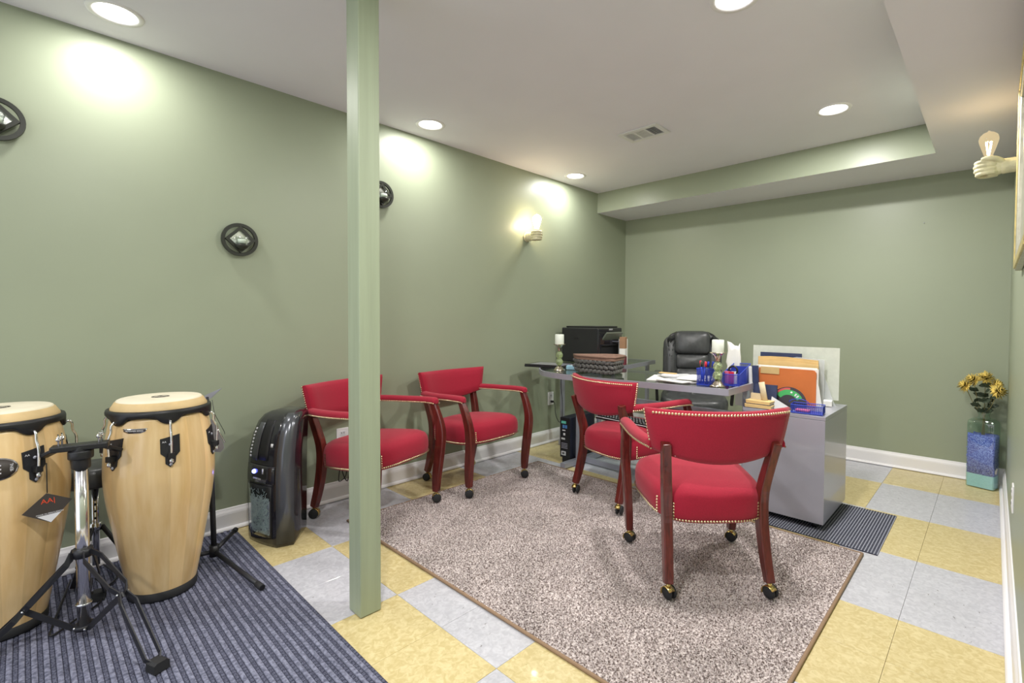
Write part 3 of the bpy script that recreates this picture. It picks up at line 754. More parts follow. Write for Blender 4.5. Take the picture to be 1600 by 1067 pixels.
slab('tray_flap', [g(-2.775, -1.69, .748), g(-2.751, -1.665, .772), g(-2.701, -1.618, .802), g(-2.739, -1.655, .752)])
MB().tube([g(-2.73, -1.645, .645), g(-2.690, -1.612, .545)], .003, 6).build('page_rest', M['chrome'], ms)
MB().tube([g(-2.735, -1.65, .745), g(-2.725, -1.644, .682), g(-2.688, -1.613, .595), g(-2.690, -1.612, .585)], .0012, 6).build('page_wire', M['blackmetal'], ms)
MB().tube([g(-2.75, -1.66, .50), g(-2.75, -1.665, .76)], .006, 8).build('tray_spine', M['blackmetal'], ms)
# loose black cable on the mat
cb = MB(); cb.tube(smoothpath([(-2.97, -2.02, .016), (-2.80, -1.99, .016), (-2.69, -2.05, .016), (-2.60, -2.06, .016), (-2.52, -2.13, .016), (-2.45, -2.20, .016), (-2.55, -2.19, .016), (-2.9, -2.13, .016)], 6), .004, 6)
tag(cb.build('cable', M['black']), 'thin black cable lying on the mat behind the drum stand', 'cable')

# ---------------------------------------------------------------- paper shredder
A, B, C_, Dd, Ee = V(-2.825, -1.478, 0), V(-2.612, -1.418, 0), V(-2.588, -1.345, 0), V(-2.755, -1.220, 0), V(-2.955, -1.305, 0)
sh = empty('paper_shredder', (-2.77, -1.34, 0), 0, 'glossy black paper shredder with blue light beside the left wall', 'shredder')
cen = V(-2.77, -1.34, 0)
base = [(A+(B-A)*t)-cen+V(.03, -.155, 0)*(.06*(1-(2*t-1)**2)) for t in (0, .12, .3, .5, .7, .88, 1)]+[p-cen for p in (C_, (C_+Dd)/2, Dd, (Dd+Ee)/2, Ee, (Ee+A)/2)]
fr = (B-A).normalized(); fn = V(fr.y, -fr.x, 0)
def level(k, z, back): return [(p.x*k-fn.x*back, p.y*k-fn.y*back, z) for p in base]
LV = [(.97, .0, 0), (1, .02, 0), (1.02, .22, .0), (1.02, .36, .002), (1.0, .46, .008), (.95, .54, .020), (.87, .60, .034), (.76, .632, .048), (.60, .646, .056), (.3, .655, .06)]
MB().loft([level(*q) for q in LV]).build('body', M['gloss'], sh)
def fp(s_, z, o=.0):  # a point on the front face: s_ along A-B, height z, offset outward
    for (k0, z0, b0), (k1, z1, b1) in zip(LV, LV[1:]):
        if z0 <= z <= z1: t = (z-z0)/(z1-z0); k = k0+(k1-k0)*t; bk = b0+(b1-b0)*t; break
    p = (A+(B-A)*s_-cen+V(.03, -.155, 0)*(.06*(1-(2*s_-1)**2)))*k-fn*(bk-o); p.z = z; return p
def panel(name, m, s0, s1, z0, z1, o, parent=None, n=4, nz=4, th=.004):
    mb = MB(); g = lambda off: [[fp(s0+(s1-s0)*i/n, z0+(z1-z0)*j/nz, off) for i in range(n+1)] for j in range(nz+1)]
    G, Bk = g(o), g(o-th)
    vs = [p for r in G for p in r]+[p for r in Bk for p in r]; q = (n+1)*(nz+1); fs = []
    for j in range(nz):
        for i in range(n):
            a = j*(n+1)+i; fs.append((a, a+1, a+n+2, a+n+1)); fs.append((q+a, q+a+n+1, q+a+n+2, q+a+1))
    rim_ = [i for i in range(n+1)]+[j*(n+1)+n for j in range(1, nz+1)]+[nz*(n+1)+i for i in range(n-1, -1, -1)]+[j*(n+1) for j in range(nz-1, 0, -1)]
    for i, a in enumerate(rim_): b = rim_[(i+1) % len(rim_)]; fs.append((a, q+a, q+b, b))
    mb.add(vs, fs, True); return mb.build(name, m, parent or sh)
gm = mat('gunmetal_plastic', srgb(92, 94, 100), .22, .5)
sd = MB(); rg = []
for (k, z, b) in LV[1:-1]:
    r_ = []
    for p in (B-cen, (B+(C_-B)*.5)-cen, C_-cen):
        q = p*k-fn*b; n_ = V(q.x, q.y, 0).normalized(); r_.append((q+n_*.004, z))
    rg.append([V(p.x, p.y, z) for p, z in r_]+[V(p.x, p.y, z)-V(p.x, p.y, 0).normalized()*.01 for p, z in reversed(r_)])
sd.loft(rg); sd.build('side_strip', gm, sh)
panel('control_panel', M['gloss'], .06, .97, .315, .40, .007)
win_back = panel('bin_contents', M['silver'], .16, .84, .06, .23, .0055, th=.002)
sr = MB()
for k in range(620):
    s0, z0 = random.uniform(.165, .835), random.uniform(.06, .235 if k % 5 else .275); a = random.uniform(0, pi); l = random.uniform(.012, .03)
    p = fp(s0, z0, .0065+random.uniform(0, .0015)); q = fp(min(.84, max(.16, s0+cos(a)*l/.2)), min(.29, max(.055, z0+sin(a)*l)), .0065+random.uniform(0, .0015))
    sr.strip([p, (p+q)/2+fn*.0015, q], .003, .0004, up=tuple(fn))
sr.build('shredded_paper', M['shredwhite'], sh, kind='stuff')
wf = panel('window_recess', M['dark'], .12, .88, .045, .300, .0035, th=.003)
panel('bin_window', M['window'], .13, .87, .05, .300, .0115, th=.001)
panel('slot_recess', M['dark'], .38, .74, .425, .615, .0035, n=4, nz=6)
panel('slot_guide', gm, .20, .42, .42, .60, .0075, n=4, nz=6)
for k in range(9):
    z = .43+k*.0165; panel('indicator', M['label'], .085, .135, z, z+.009, .0045, nz=1, n=1)
panel('button', M['label'], .79, .85, .492, .508, .004, n=1, nz=1)
panel('power_icon', M['label'], .62, .66, .36, .385, .0078, n=1, nz=1)
p = fp(.36, .366, .009)
ld = MB(); ld.ball(p, .0105, 12, 8); lo_ = ld.build('power_light', M['led'], sh)
text_mesh('brand_lettering', 'OMNITECH', .012, M['label'], sh, basis(tuple(fp(.45, .332, .0082)), tuple(fr), (0, 0, 1), tuple(fn)))
# ---------------------------------------------------------------- glass desk
TZ = .735
dk = empty('glass_desk', (-1.9, .75, 0), 0, 'L-shaped glass-topped desk with silver metal frame behind the red chairs', 'desk')
dl = lambda x, y, z=0: V(x+1.9, y-.75, z)
front = smoothpath([(-2.86, .92, 0), (-2.78, .66, 0), (-2.60, .475, 0), (-2.40, .405, 0), (-2.20, .395, 0), (-2.02, .395, 0)], 5)
outl = [(p.x, p.y) for p in front]+[(-1.168, .50), (-1.168, 1.03), (-2.34, 1.05)]
ret = [(-2.92, .96), (-2.34, 1.07), (-2.47, 1.96), (-2.92, 1.90)]
def off(poly): return [(x+1.9, y-.75) for x, y in poly]
MB().prism(off(outl), TZ-.008, TZ).build('glass_top', M['deskglass'], dk)
MB().prism(off(ret), TZ-.008, TZ).build('return_glass', M['deskglass'], dk)
ed = MB(); ed.strip([dl(x, y, TZ-.018) for x, y in outl[:-3]]+[dl(-1.168, .50, TZ-.018)], .012, .038); ed.build('front_rail', M['silver'], dk)
MB().strip([dl(-1.168, .494, TZ-.018), dl(-1.168, 1.03, TZ-.018)], .014, .038).build('end_rail', M['silver'], dk)
MB().strip([dl(-1.168, 1.03, TZ-.016), dl(-2.34, 1.05, TZ-.016)], .012, .020).build('rear_rail', M['silver'], dk)
MB().strip([dl(-2.34, 1.05, TZ-.018), dl(-2.475, 1.96, TZ-.018)], .014, .036).build('return_rail', M['silver'], dk)
MB().strip([dl(-2.475, 1.96, TZ-.018), dl(-2.92, 1.90, TZ-.018)], .012, .036).build('return_end_rail', M['silver'], dk)
for x0, y0, y1 in ((-2.415, .51, 1.02), (-1.235, .56, 1.0)):
    MB().box(dl(x0, (y0+y1)/2, .026), (.045, y1-y0, .04)).build('foot_bar', M['silver'], dk, .003)
    for y in ((y0+.19, y1-.05) if x0 < -2 else (y1-.05,)): MB().box(dl(x0, y, (TZ-.04)/2+.02), (.022, .040, TZ-.08)).build('leg', M['silver'], dk, .003)
    MB().box(dl(x0, (y0+y1)/2+.03, TZ-.05), (.03, y1-y0-.05, .02)).build('top_bar', M['silver'], dk)
    for y in (y0+.03, y1-.03): MB().tube([dl(x0, y, 0), dl(x0, y, .008)], .014, 12).build('levelling_foot', M['black'], dk)
for y, z in ((.76, .03), (.99, .10)): MB().box(dl(-1.825, y, z), (1.15, .025, .04)).build('cross_rail', M['silver'], dk, .002)
MB().box(dl(-1.825, .75, .548), (1.17, .02, .036)).build('rear_cross_rail', M['silver'], dk, .002)
for x, y in ((-2.88, 1.84), (-2.51, 1.88), (-2.88, 1.05)):
    MB().box(dl(x, y, TZ/2-.02), (.025, .04, TZ-.045)).build('leg', M['silver'], dk, .003)
MB().box(dl(-2.88, 1.45, .026), (.04, .86, .045)).build('foot_bar', M['silver'], dk, .003)
kb = empty('keyboard', (-1.775, .425, .4645), radians(-5), 'black computer keyboard lying on the seat of the red chair at the desk', 'keyboard')
MB().box((0, 0, .009), (.45, .155, .016)).build('case', M['black'], kb, .004)
MB().box((0, -.074, .010), (.452, .006, .014)).build('front_edge', M['label'], kb, .002)
k = 0
for r in range(5):
    for q in range(18):
        x = -.205+q*.0236+(.003*r if q < 14 else .006)
        MB().loft([[(x+sx*.0098, -.058+r*.0265+sy*.0108, .017) for sx, sy in ((-1, -1), (1, -1), (1, 1), (-1, 1))], [(x+sx*.0075, -.058+r*.0265+sy*.008, .025) for sx, sy in ((-1, -1), (1, -1), (1, 1), (-1, 1))]], False).build('key', M['key'], kb)
lg = MB()
for r in range(5):
    for q in range(18):
        x = -.205+q*.0236+(.003*r if q < 14 else .006); lg.add([(x-.005, -.058+r*.0265-.001, .0253), (x+.005, -.058+r*.0265-.001, .0253), (x+.005, -.058+r*.0265+.005, .0253), (x-.005, -.058+r*.0265+.005, .0253)], [(0, 1, 2, 3)])
lg.build('key_legends', M['label'], kb, kind='stuff')

# ---------------------------------------------------------------- PC tower under the desk
pc = empty('computer_tower', (-2.50, .80, .0), radians(3), 'slim black computer tower with rear ports under the desk left end', 'computer')
MB().box((0, .0, .205), (.095, .34, .315)).build('case', M['pcblue'], pc, .004)
MB().box((0, -.1715, .205), (.092, .004, .31)).build('rear_panel', M['black'], pc)
def port(name, m, x, z, w, h): MB().box((x, -.1745, z), (w, .003, h)).build(name, m, pc, .001)
port('monitor_port', M['lcdg'], -.012, .325, .045, .020); port('blue_port', M['lcd'], -.012, .292, .02, .026); port('blue_port', M['lcd'], .012, .292, .018, .026)
port('usb_port', M['label'], -.010, .262, .03, .008); port('audio_jack', M['label'], -.006, .232, .018, .018); port('network_port', M['greypaper'], -.016, .196, .036, .014)
for z in (.160, .148, .136, .124): port('card_slot', M['silver'], -.004, z, .06, .005)
port('power_socket', M['greypaper'], -.012, .082, .044, .032); port('power_switch', M['dark'], -.012, .082, .026, .020)
fb = MB().box((0, 0, .024), (.085, .30, .046)).build('plinth', M['black'], pc)

# ---------------------------------------------------------------- printer
pr_ = empty('printer', (-2.75, 1.305, TZ), 0, 'large black inkjet printer with tilted control panel by the back left corner', 'printer')
MB().box((0, 0, .165), (.42, .36, .31)).build('body', M['gloss'], pr_, .012, 3)
MB().box((0, 0, .326), (.36, .30, .014)).build('scanner_lid', M['black'], pr_, .005)
Mx = Matrix.Translation((.222, .0, .24)) @ Matrix.Rotation(radians(-50), 4, 'Y')
cp = MB().box((0, 0, .0), (.105, .25, .014), Mx).build('control_panel', mat('panel_grey_green', srgb(108, 114, 102), .3), pr_, .004)
MB().box((0, -.01, .009), (.065, .09, .003), Mx).build('display', M['screen'], cp)
for y in (-.085, .075, .095): MB().box((0, y, .009), (.05, .012, .003), Mx).build('button', M['black'], cp, .001)
MB().box((.205, 0, .17), (.05, .28, .012)).build('output_slot', M['blackmetal'], pr_, .003)
MB().box((.2115, 0, .12), (.003, .30, .09)).build('tray_cavity', M['dark'], pr_)
MB().box((.24, 0, .055), (.07, .26, .012)).build('paper_tray', M['blackmetal'], pr_, .003)
MB().box((.26, .03, .20), (.10, .012, .006)).build('paper_guide', M['silver'], pr_)
MB().box((-.04, -.1815, .225), (.05, .003, .010)).build('finger_grip', M['dark'], pr_, .001)
text_mesh('brand_lettering', 'EPSON', .018, M['label'], pr_, basis((.2112, .0, .305), (0, 1, 0), (0, 0, 1), (1, 0, 0)))

# boxes by the printer
b = empty('carton', (-2.445, 1.36, TZ), radians(20), 'small brown and white carton standing beside the printer, with maroon base', 'box')
MB().box((0, 0, .035), (.05, .07, .07)).build('lower_band', M['maroon'], b); MB().box((0, 0, .105), (.05, .07, .07)).build('middle_band', M['paper'], b); MB().box((0, 0, .19), (.05, .07, .10)).build('upper_band', M['brown'], b)
MB().box((.026, .0, .10), (.001, .03, .04)).build('sticker', M['label'], b)
b = tag(MB().box((0, 0, .11), (.03, .10, .22), Matrix.Translation((-2.492, 1.43, TZ))).build('paper_sleeve', M['paper'], None), 'white upright paper sleeve between the printer and brown carton', 'paper')

# laptop, candle, basket, blue pack on the left end
lp = empty('laptop', (-2.745, .735, TZ), radians(14), 'closed black laptop hanging over the rounded left end of the desk', 'laptop')
MB().box((0, 0, .009), (.36, .24, .014)).build('base', M['black'], lp, .004); MB().box((0, 0, .021), (.36, .24, .009)).build('lid', M['gloss'], lp, .004)
MB().box((.02, -.02, .0266), (.30, .18, .0012)).build('lid_sheen', M['cab'], lp)  # pale sheet painted in for the sheen on the glossy lid
def candle_holder(x, y, label, s=1.0):
    c = empty('candle_holder', (x, y, TZ), 0, label, 'candlestick', 'silver and green glass candlesticks')
    MB().lathe([(.0, 0), (.046*s, 0), (.047*s, .006), (.038*s, .012), (.030*s, .024), (.018*s, .034), (.012*s, .042)], 28).build('base', M['mirrorgold'], c)
    MB().lathe([(.011*s, .042), (.021*s, .047), (.028*s, .060), (.027*s, .075), (.018*s, .092), (.012*s, .095)], 24).build('glass_bead', M['crackle'], c)
    MB().lathe([(.012*s, .095), (.020*s, .099), (.027*s, .113), (.026*s, .128), (.018*s, .143), (.010*s, .147)], 24).build('glass_bead', M['crackle'], c)
    MB().lathe([(.010*s, .147), (.012*s, .155), (.013*s, .165), (.020*s, .182), (.034*s, .196), (.048*s, .201), (.048*s, .204), (.0, .203)], 28).build('cup', M['mirrorgold'], c)
    k = empty('pillar_candle', (x, y, TZ+.2045), 0, 'pale pillar candle on the '+('left candlestick by the printer' if x < -2 else 'right candlestick by the office chair'), 'candle', 'pale pillar candles')
    MB().lathe([(.0, 0), (.0335*s, 0), (.0345*s, .002), (.0345*s, .071), (.031*s, .0745), (.004, .071), (.0, .071)], 28).build('wax', M['candle'], k)
    MB().tube([(0, 0, .070), (.001, 0, .080)], .0012, 6).build('wick', M['dark'], k)
    return c
candle_holder(-2.50, .565, 'silver and green candlestick on the rounded desk end with printer behind')
candle_holder(-1.262, .575, 'silver and green candlestick on the desk corner before the office chair')
# woven basket
bk = empty('woven_basket', (-2.20, .64, TZ), radians(-6), 'dark woven corner basket with brown cloth lining on the desk', 'basket')
tri = [(-.17, -.055), (-.10, -.085), (.15, -.065), (.19, -.03), (.135, .145), (.06, .175), (-.02, .13)]
def inset(poly, k): 
    cx = sum(p[0] for p in poly)/len(poly); cy = sum(p[1] for p in poly)/len(poly); return [(cx+(x-cx)*k, cy+(y-cy)*k) for x, y in poly]
mb = MB(); mb.loft([[(x, y, .003) for x, y in inset(tri, .90)], [(x, y, .115) for x, y in tri], [(x, y, .115) for x, y in inset(tri, .95)], [(x, y, .012) for x, y in inset(tri, .86)]], False)
mb.build('basket_wall', M['dark'], bk)
per = []
tp = [V(x, y, 0) for x, y in tri]; tp.append(tp[0]); per = along(tp, .040)
wv = 0
for row in range(3):
    for i in range(len(per)):
        a, b2 = per[i], per[(i+1) % len(per)]
        if (b2-a).length > .06: continue
        k = .915+.03*row; sh_ = .5 if row % 2 else 0
        a2 = a.lerp(b2, sh_); b3 = b2+(b2-a)*sh_ if sh_ else b2; m_ = (a2+b3)/2; n_ = V(m_.x-.02, m_.y-.02, 0).normalized()
        mb = MB(); mb.ball((0, 0, 0), (.0275, .0085, .0145), 10, 6, Matrix.Translation(V(m_.x*k, m_.y*k, .020+row*.033)+n_*.004) @ Matrix.Rotation(math.atan2((b3-a2).y, (b3-a2).x), 4, 'Z') @ Matrix.Rotation(.42 if row % 2 else -.42, 4, 'Y'))
        mb.build('woven_strand', M['wicker'], bk); wv += 1
mb = MB(); mb.loft([[(x, y, .100) for x, y in inset(tri, 1.05)], [(x, y, .122) for x, y in inset(tri, 1.07)], [(x, y, .131) for x, y in inset(tri, 1.04)], [(x, y, .131) for x, y in inset(tri, .97)], [(x, y, .03) for x, y in inset(tri, .86)]], True, False)
mb.build('cloth_lining', M['lining'], bk, sub=0)
mb = MB(); mb.tube([V(x, y, .126) for x, y in inset(tri, 1.06)], .0085, 8, closed=True); mb.build('rolled_hem', M['lining'], bk)
b = empty('tissue_pack', (-2.46, .69, TZ), radians(25), 'small pale blue pack lying left of the woven basket', 'pack')
MB().box((0, 0, .018), (.11, .06, .034)).build('wrapper', M['lightblue'], b, .008); MB().box((0, -.001, .036), (.05, .03, .004)).build('flap', M['label'], b, .001)

# papers and pens on the main top
pg = [(-1.66, .70, .22, .30, .35), (-1.52, .66, .21, .29, -.2), (-1.58, .74, .22, .28, .9), (-1.44, .72, .20, .27, .1)]
for i, (x, y, w, d, a) in enumerate(pg):
    o = tag(MB().box((0, 0, .004+.0065*i), (w, d, .006), Matrix.Translation((x, y, TZ)) @ Matrix.Rotation(a, 4, 'Z')).build('paper_stack', M['paper'] if i != 2 else M['greypaper'], None, .001), ['white paper stack at the left end of the desk papers, lowest', 'white paper stack in the middle of the desk papers', 'greyish sheets lying crosswise in the desk papers', 'white paper stack nearest the blue pen cup, topmost of the papers'][i], 'paper', 'papers on the glass desk')
o = tag(MB().box((-1.60, .63, TZ+.034), (.11, .035, .012), rz=0).build('white_box', M['label'], None, .003), 'flat white packet on top of the desk papers', 'packet')
o = tag(MB().box((-1.665, .72, TZ+.036), (.12, .03, .006)).build('envelope', M['manila'], None), 'narrow manila envelope on top of the desk papers', 'envelope')
o = tag(MB().tube(smoothpath([(-1.47, .60, TZ+.0035), (-1.42, .57, TZ+.006), (-1.39, .60, TZ+.010), (-1.43, .63, TZ+.009), (-1.46, .60, TZ+.012)], 5), .003, 6).build('charging_cable', M['label'], None), 'thin white coiled cable on the desk beside the pen cup', 'cord')
def wirecup(name, prof, n, loc, m, parent, M4=None, rings=6):
    """open mesh body as real wires: rings and uprights between profile points"""
    mb = MB()
    for k in range(rings+1):
        t = k/rings; mb.tube([p0.lerp(p1, t) for p0, p1 in prof], .0009, 4, closed=True, smooth=False)
    for p0, p1 in prof: mb.tube([p0, p1], .0009, 4, smooth=False)
    return mb.build(name, m, parent, kind='stuff')
pcup = empty('pen_cup', (-1.345, .60, TZ), 0, 'blue wire-mesh pen cup full of pens left of the candlestick', 'pen cup')
def rectring(w, d, z, n): 
    pts = []
    for k in range(n): pts.append(V(-w/2+w*k/n, -d/2, z))
    for k in range(n): pts.append(V(w/2, -d/2+d*k/n, z))
    for k in range(n): pts.append(V(w/2-w*k/n, d/2, z))
    for k in range(n): pts.append(V(-w/2, d/2-d*k/n, z))
    return pts
wirecup('mesh', list(zip(rectring(.078, .078, .003, 12), rectring(.082, .082, .10, 12))), 0, 0, M['bluewire'], pcup, rings=16)
MB().box((0, 0, .002), (.078, .078, .003)).build('floor_plate', M['blueplas'], pcup)
for z, w in ((.004, .079), (.10, .083)): MB().tube(rectring(w, w, z, 1), .0024, 6, closed=True, smooth=False).build('rim', M['blueplas'], pcup)
for i, (dx, dy, tx, ty, m, nm, lb) in enumerate([(.0, .0, .012, .0, 'blueplas', 'pen', 'blue pen in the mesh cup'), (-.02, .01, -.02, .01, 'redplas', 'pen', 'red pen leaning left in the mesh cup'), (.015, -.015, -.008, .0, 'redplas', 'pen', 'red pen in the middle of the mesh cup'), (-.01, -.02, .008, .01, 'pinkplas', 'highlighter', 'pink highlighter in the mesh cup'), (.02, .015, .01, .01, 'blueplas', 'pen', 'second blue pen at the right rear of the mesh cup'), (-.025, -.01, .0, .0, 'leafgreen', 'pencil', 'dark pencil standing tallest in the mesh cup')]):
    o = empty(nm, (-1.345+dx, .60+dy, TZ+.0045), 0, lb+' on the desk', nm, 'pens in the blue mesh cup')
    MB().tube([(0, 0, .0), (tx, ty, .105)], .0048, 8).build('barrel', M['blueplas'] if i % 2 else M['navy'], o); MB().tube([(tx, ty, .106), (tx*1.35, ty*1.35, .138)], .0062, 8).build('cap', M[m], o)
org = empty('desk_organizer', (-1.235, .80, TZ), radians(8), 'blue wire-mesh organizer behind the right candlestick', 'organizer')
w_, d_ = .10, .30
def trap(z0, h0, h1): return [(V(p.x, p.y, z0), V(p.x, p.y, h0+(h1-h0)*(p.y/d_+.5))) for p in rectring(w_, d_, z0, 18)]
wirecup('mesh', trap(.003, .07, .115), 0, 0, M['bluewire'], org, rings=16)
MB().box((0, 0, .002), (w_, d_, .003)).build('floor_plate', M['blueplas'], org)
MB().tube([b for a, b in trap(.003, .07, .115)], .0024, 6, closed=True, smooth=False).build('rim', M['blueplas'], org)
for y, z in ((-.05, .09), (.05, .105)): MB().box((0, y, z/2), (w_-.006, .002, z)).build('divider', M['bluewire'], org)
for i, (dx, dy, m) in enumerate([(-.02, -.10, 'pinkplas'), (.01, -.11, 'redplas'), (.02, -.09, 'paper')]):
    o = tag(MB().box((-1.235+dx, .80+dy, TZ+.045), (.03, .012, .075), Matrix.Identity(4), .3*i).build('memo_card', M[m], None), ['pink memo card', 'red memo card', 'white memo card'][i]+' in the front pocket of the blue organizer', 'card')
tp = tag(MB().tube([V(-1.225+.026*cos(t*pi/8), .715, TZ+.088+.026*sin(t*pi/8)) for t in range(16)], .006, 8, closed=True).build('tape_roll', M['black'], None), 'dark tape roll held in the blue organizer beside the candlestick', 'tape')
# crumpled white bag
def crumple(w, d, h, seed, n=10, nz=7):
    rnd = random.Random(seed); rings = []
    for k in range(nz):
        t = k/(nz-1); rings.append([(w/2*cos(2*pi*i/n)*(1-.25*t)*(1+rnd.uniform(-.16, .16)), d/2*sin(2*pi*i/n)*(1-.35*t)*(1+rnd.uniform(-.2, .2)), h*t+(rnd.uniform(-.012, .012) if 0 < k < nz-1 else 0)+(rnd.uniform(-.025, .02) if k == nz-1 else 0)) for i in range(n)])
    return MB().loft(rings)
o = crumple(.10, .05, .235, 3).build('paper_bag', M['paper'], None); o.location = (-1.315, .95, TZ+.001); o['label'] = 'crumpled white paper bag standing behind the right candlestick'; o['category'] = 'bag'
o = tag(MB().prism([(-.045, 0), (.045, 0), (.045, .003), (-.045, .003)], -.16, 0, Matrix.Translation((-1.29, 1.043, TZ-.02))).build('hanging_paper', M['paper'], None), 'white sheet hanging below the rear edge of the desk', 'paper')

# ---------------------------------------------------------------- office chair
oc = empty('office_chair', (-1.875, 1.54, 0), radians(-62), 'black leather executive office chair behind the glass desk', 'chair')
def pad(name, x, w, z0, z1, th, lean, parent, m='leather', r=.05, cy=0, crown=.02):
    mb = MB(); rings = []
    for k in range(9):
        t = -1+2*k/8; e = math.sqrt(max(0, 1-t*t*.98)); hw, hz = w/2-r*.35*(1-e), (z1-z0)/2-r*.35*(1-e)
        rings.append([(x+t*th/2-lean*((z0+z1)/2+q-.5)+0*crown, cy+y, (z0+z1)/2+q) for y, q in rrect(2*hw, 2*hz, r*.8, 5)])
    fr_ = rings[-1]; cx_ = sum((Vector(p) for p in fr_), Vector())/len(fr_)
    for q in (.8, .55, .3, .02): rings.append([cx_.lerp(Vector(p), q)+V(crown*.9*(1-(q*(p[1]-cx_.y)/(w/2))**2)*(1-(q*(p[2]-cx_.z)/((z1-z0)/2))**2), 0, 0) for p in fr_])
    mb.loft(rings); return mb.build(name, M[m], parent)
pad('back_shell', -.275, .50, .50, 1.03, .06, .16, oc, 'black', .2, crown=0)
pad('side_bolster', -.235, .13, .50, .985, .075, .16, oc, cy=.182, r=.09); pad('side_bolster', -.235, .13, .50, .985, .075, .16, oc, cy=-.182, r=.09)
pad('head_pad', -.215, .30, .83, 1.028, .095, .16, oc, r=.05); pad('upper_lumbar_pad', -.225, .28, .70, .832, .075, .16, oc, r=.04)
pad('middle_lumbar_pad', -.225, .28, .585, .705, .075, .16, oc, r=.04); pad('lower_lumbar_pad', -.215, .30, .49, .59, .085, .16, oc, r=.04)
mb = MB(); rings = []
for z, k in ((.425, .93), (.44, .99), (.47, 1), (.50, .98), (.52, .93), (.532, .8), (.538, .5), (.54, .05)): rings.append([(x*k+.02, y*k, z-.02*max(0, (x-.1)/.15)) for x, y in rrect(.52, .52, .13, 6)])
mb.loft(rings).build('seat_cushion', M['leather'], oc)
for sg in (-1, 1):
    a = MB(); a.strip(smoothpath([(-.20, sg*.285, .52), (-.19, sg*.29, .62), (-.12, sg*.29, .66), (.10, sg*.29, .66), (.17, sg*.29, .60), (.13, sg*.285, .46)], 4), .035, .022, up=(0, 1, 0)).build('armrest', M['black'], oc, .004)
    MB().box((-.01, sg*.29, .678), (.25, .055, .028)).build('arm_pad', M['leather'], oc, .012, 3)
MB().tube([(0, 0, .09), (0, 0, .425)], .028, 14).build('gas_column', M['black'], oc)
for k in range(5):
    a = 2*pi*k/5+.3; d = V(cos(a), sin(a), 0)
    lg = MB().strip([d*.03+V(0, 0, .105), d*.29+V(0, 0, .075)], [.05, .035], [.04, .025]).build('base_arm', M['black'], oc, .004)
    MB().tube([d*.29+V(-d.y, d.x, 0)*.022+V(0, 0, .0265), d*.29-V(-d.y, d.x, 0)*.022+V(0, 0, .0265)], .0265, 14).build('caster_wheel', M['black'], lg)

# ---------------------------------------------------------------- filing cabinet and the clutter on it
cx0, cx1, cy0, cy1, CZ = -1.135, -.705, .643, 1.162, .62
cb = empty('filing_cabinet', ((cx0+cx1)/2, (cy0+cy1)/2, 0), 0, 'grey metal pedestal filing cabinet on casters, cluttered with folders', 'cabinet')
w, d = cx1-cx0, cy1-cy0
z0 = .040
MB().box((0, 0, (z0+CZ-.022)/2), (w, d, CZ-.022-z0)).build('carcass', M['cab'], cb, .002)
MB().box((0, 0, CZ-.0105), (w+.002, d+.002, .021)).build('top_panel', M['cab'], cb, .002)
for i, (a, b2) in enumerate(((.05, .32), (.325, .455), (.46, .59))):
    dr = MB().box((0, d/2+.009, (a+b2)/2), (w-.006, .018, b2-a)).build('drawer', M['cab'], cb, .002)
    MB().box((0, d/2+.020, b2-.03), (.12, .006, .012)).build('handle', M['chrome'], dr, .002)
for sx in (-1, 1):
    for sy in (-1, 1): MB().tube([(sx*(w/2-.05)-.012, sy*(d/2-.05), .023), (sx*(w/2-.05)+.012, sy*(d/2-.05), .023)], .0185, 12).build('caster', M['black'], cb)
def sheet(name, m, x0, x1, y, z0, z1, th, lean, label, cat, tilt=0, poly=None, dy=0):
    """a standing sheet between x0 and x1, foot at y, leaning back by lean"""
    pts = poly or [(0, 0), (1, 0), (1, 1), (0, 1)]
    Mx = Matrix.Translation((x0, y, z0)) @ Matrix.Rotation(dy, 4, 'Z') @ Matrix.Rotation(tilt, 4, 'Y') @ Matrix.Rotation(-lean, 4, 'X')
    mb = MB(); mb.loft([[(a*(x1-x0), 0, b_*(z1-z0)) for a, b_ in pts], [(a*(x1-x0), th, b_*(z1-z0)) for a, b_ in pts]], False, True, True, Mx)
    return tag(mb.build(name, m), label, cat)
zt = CZ+.001
sheet('foam_board', M['foam'], -1.235, -.735, 1.075, zt+.03, .966, .008, .03, 'large pale foam board standing at the back of the cabinet clutter', 'board', dy=0.02)
sheet('navy_folder', M['navy'], -1.175, -.93, 1.035, zt, .905+.02, .010, .02, 'navy folder edge showing above the manila folders', 'folder')
sheet('clear_sleeve', M['sleeve'], -1.02, -.80, 1.022, zt, .905, .003, .02, 'translucent grey plastic sleeve beside the navy folder', 'sleeve', poly=[(0, 0), (1, 0), (1, .97), (.3, 1.0), (0, .94)])
for i in range(3):
    sheet('manila_folder', M['manila'], -1.178+.006*i, -.83+.004*i, 1.005-.013*i, zt, .902-.010*i-.006*(i == 2), .007, .015, ['rearmost wide manila folder on the cabinet', 'middle manila folder on the cabinet', 'front manila folder on the cabinet, bulging behind white papers'][i], 'folder', poly=[(0, 0), (1, 0), (1, .96), (.8, .975), (.5, 1), (.2, 1.0), (0, .985)])
for i in range(3):
    sheet('white_papers', M['paper'], -1.168+.012*i, -.822+.006*i, .955-.010*i, zt, .848-.003*i, .006, .01, ['rearmost white paper sheaf behind the orange folder', 'middle white paper sheaf behind the orange folder', 'front white paper sheaf directly behind the orange folder'][i], 'paper')
sheet('orange_folder', M['orange'], -1.142, -.818, .918, zt, .838, .006, .01, 'bright orange folder standing on the filing cabinet', 'folder', poly=[(0, 0), (1, 0), (1, .93), (.97, .99), (.93, 1), (.30, 1), (.28, .985), (0, .985)])
sheet('folder_tab', M['manila'], -1.13, -1.02, .914, .80, .842, .002, .0, 'pale paper tab along the top of the orange folder', 'tab')
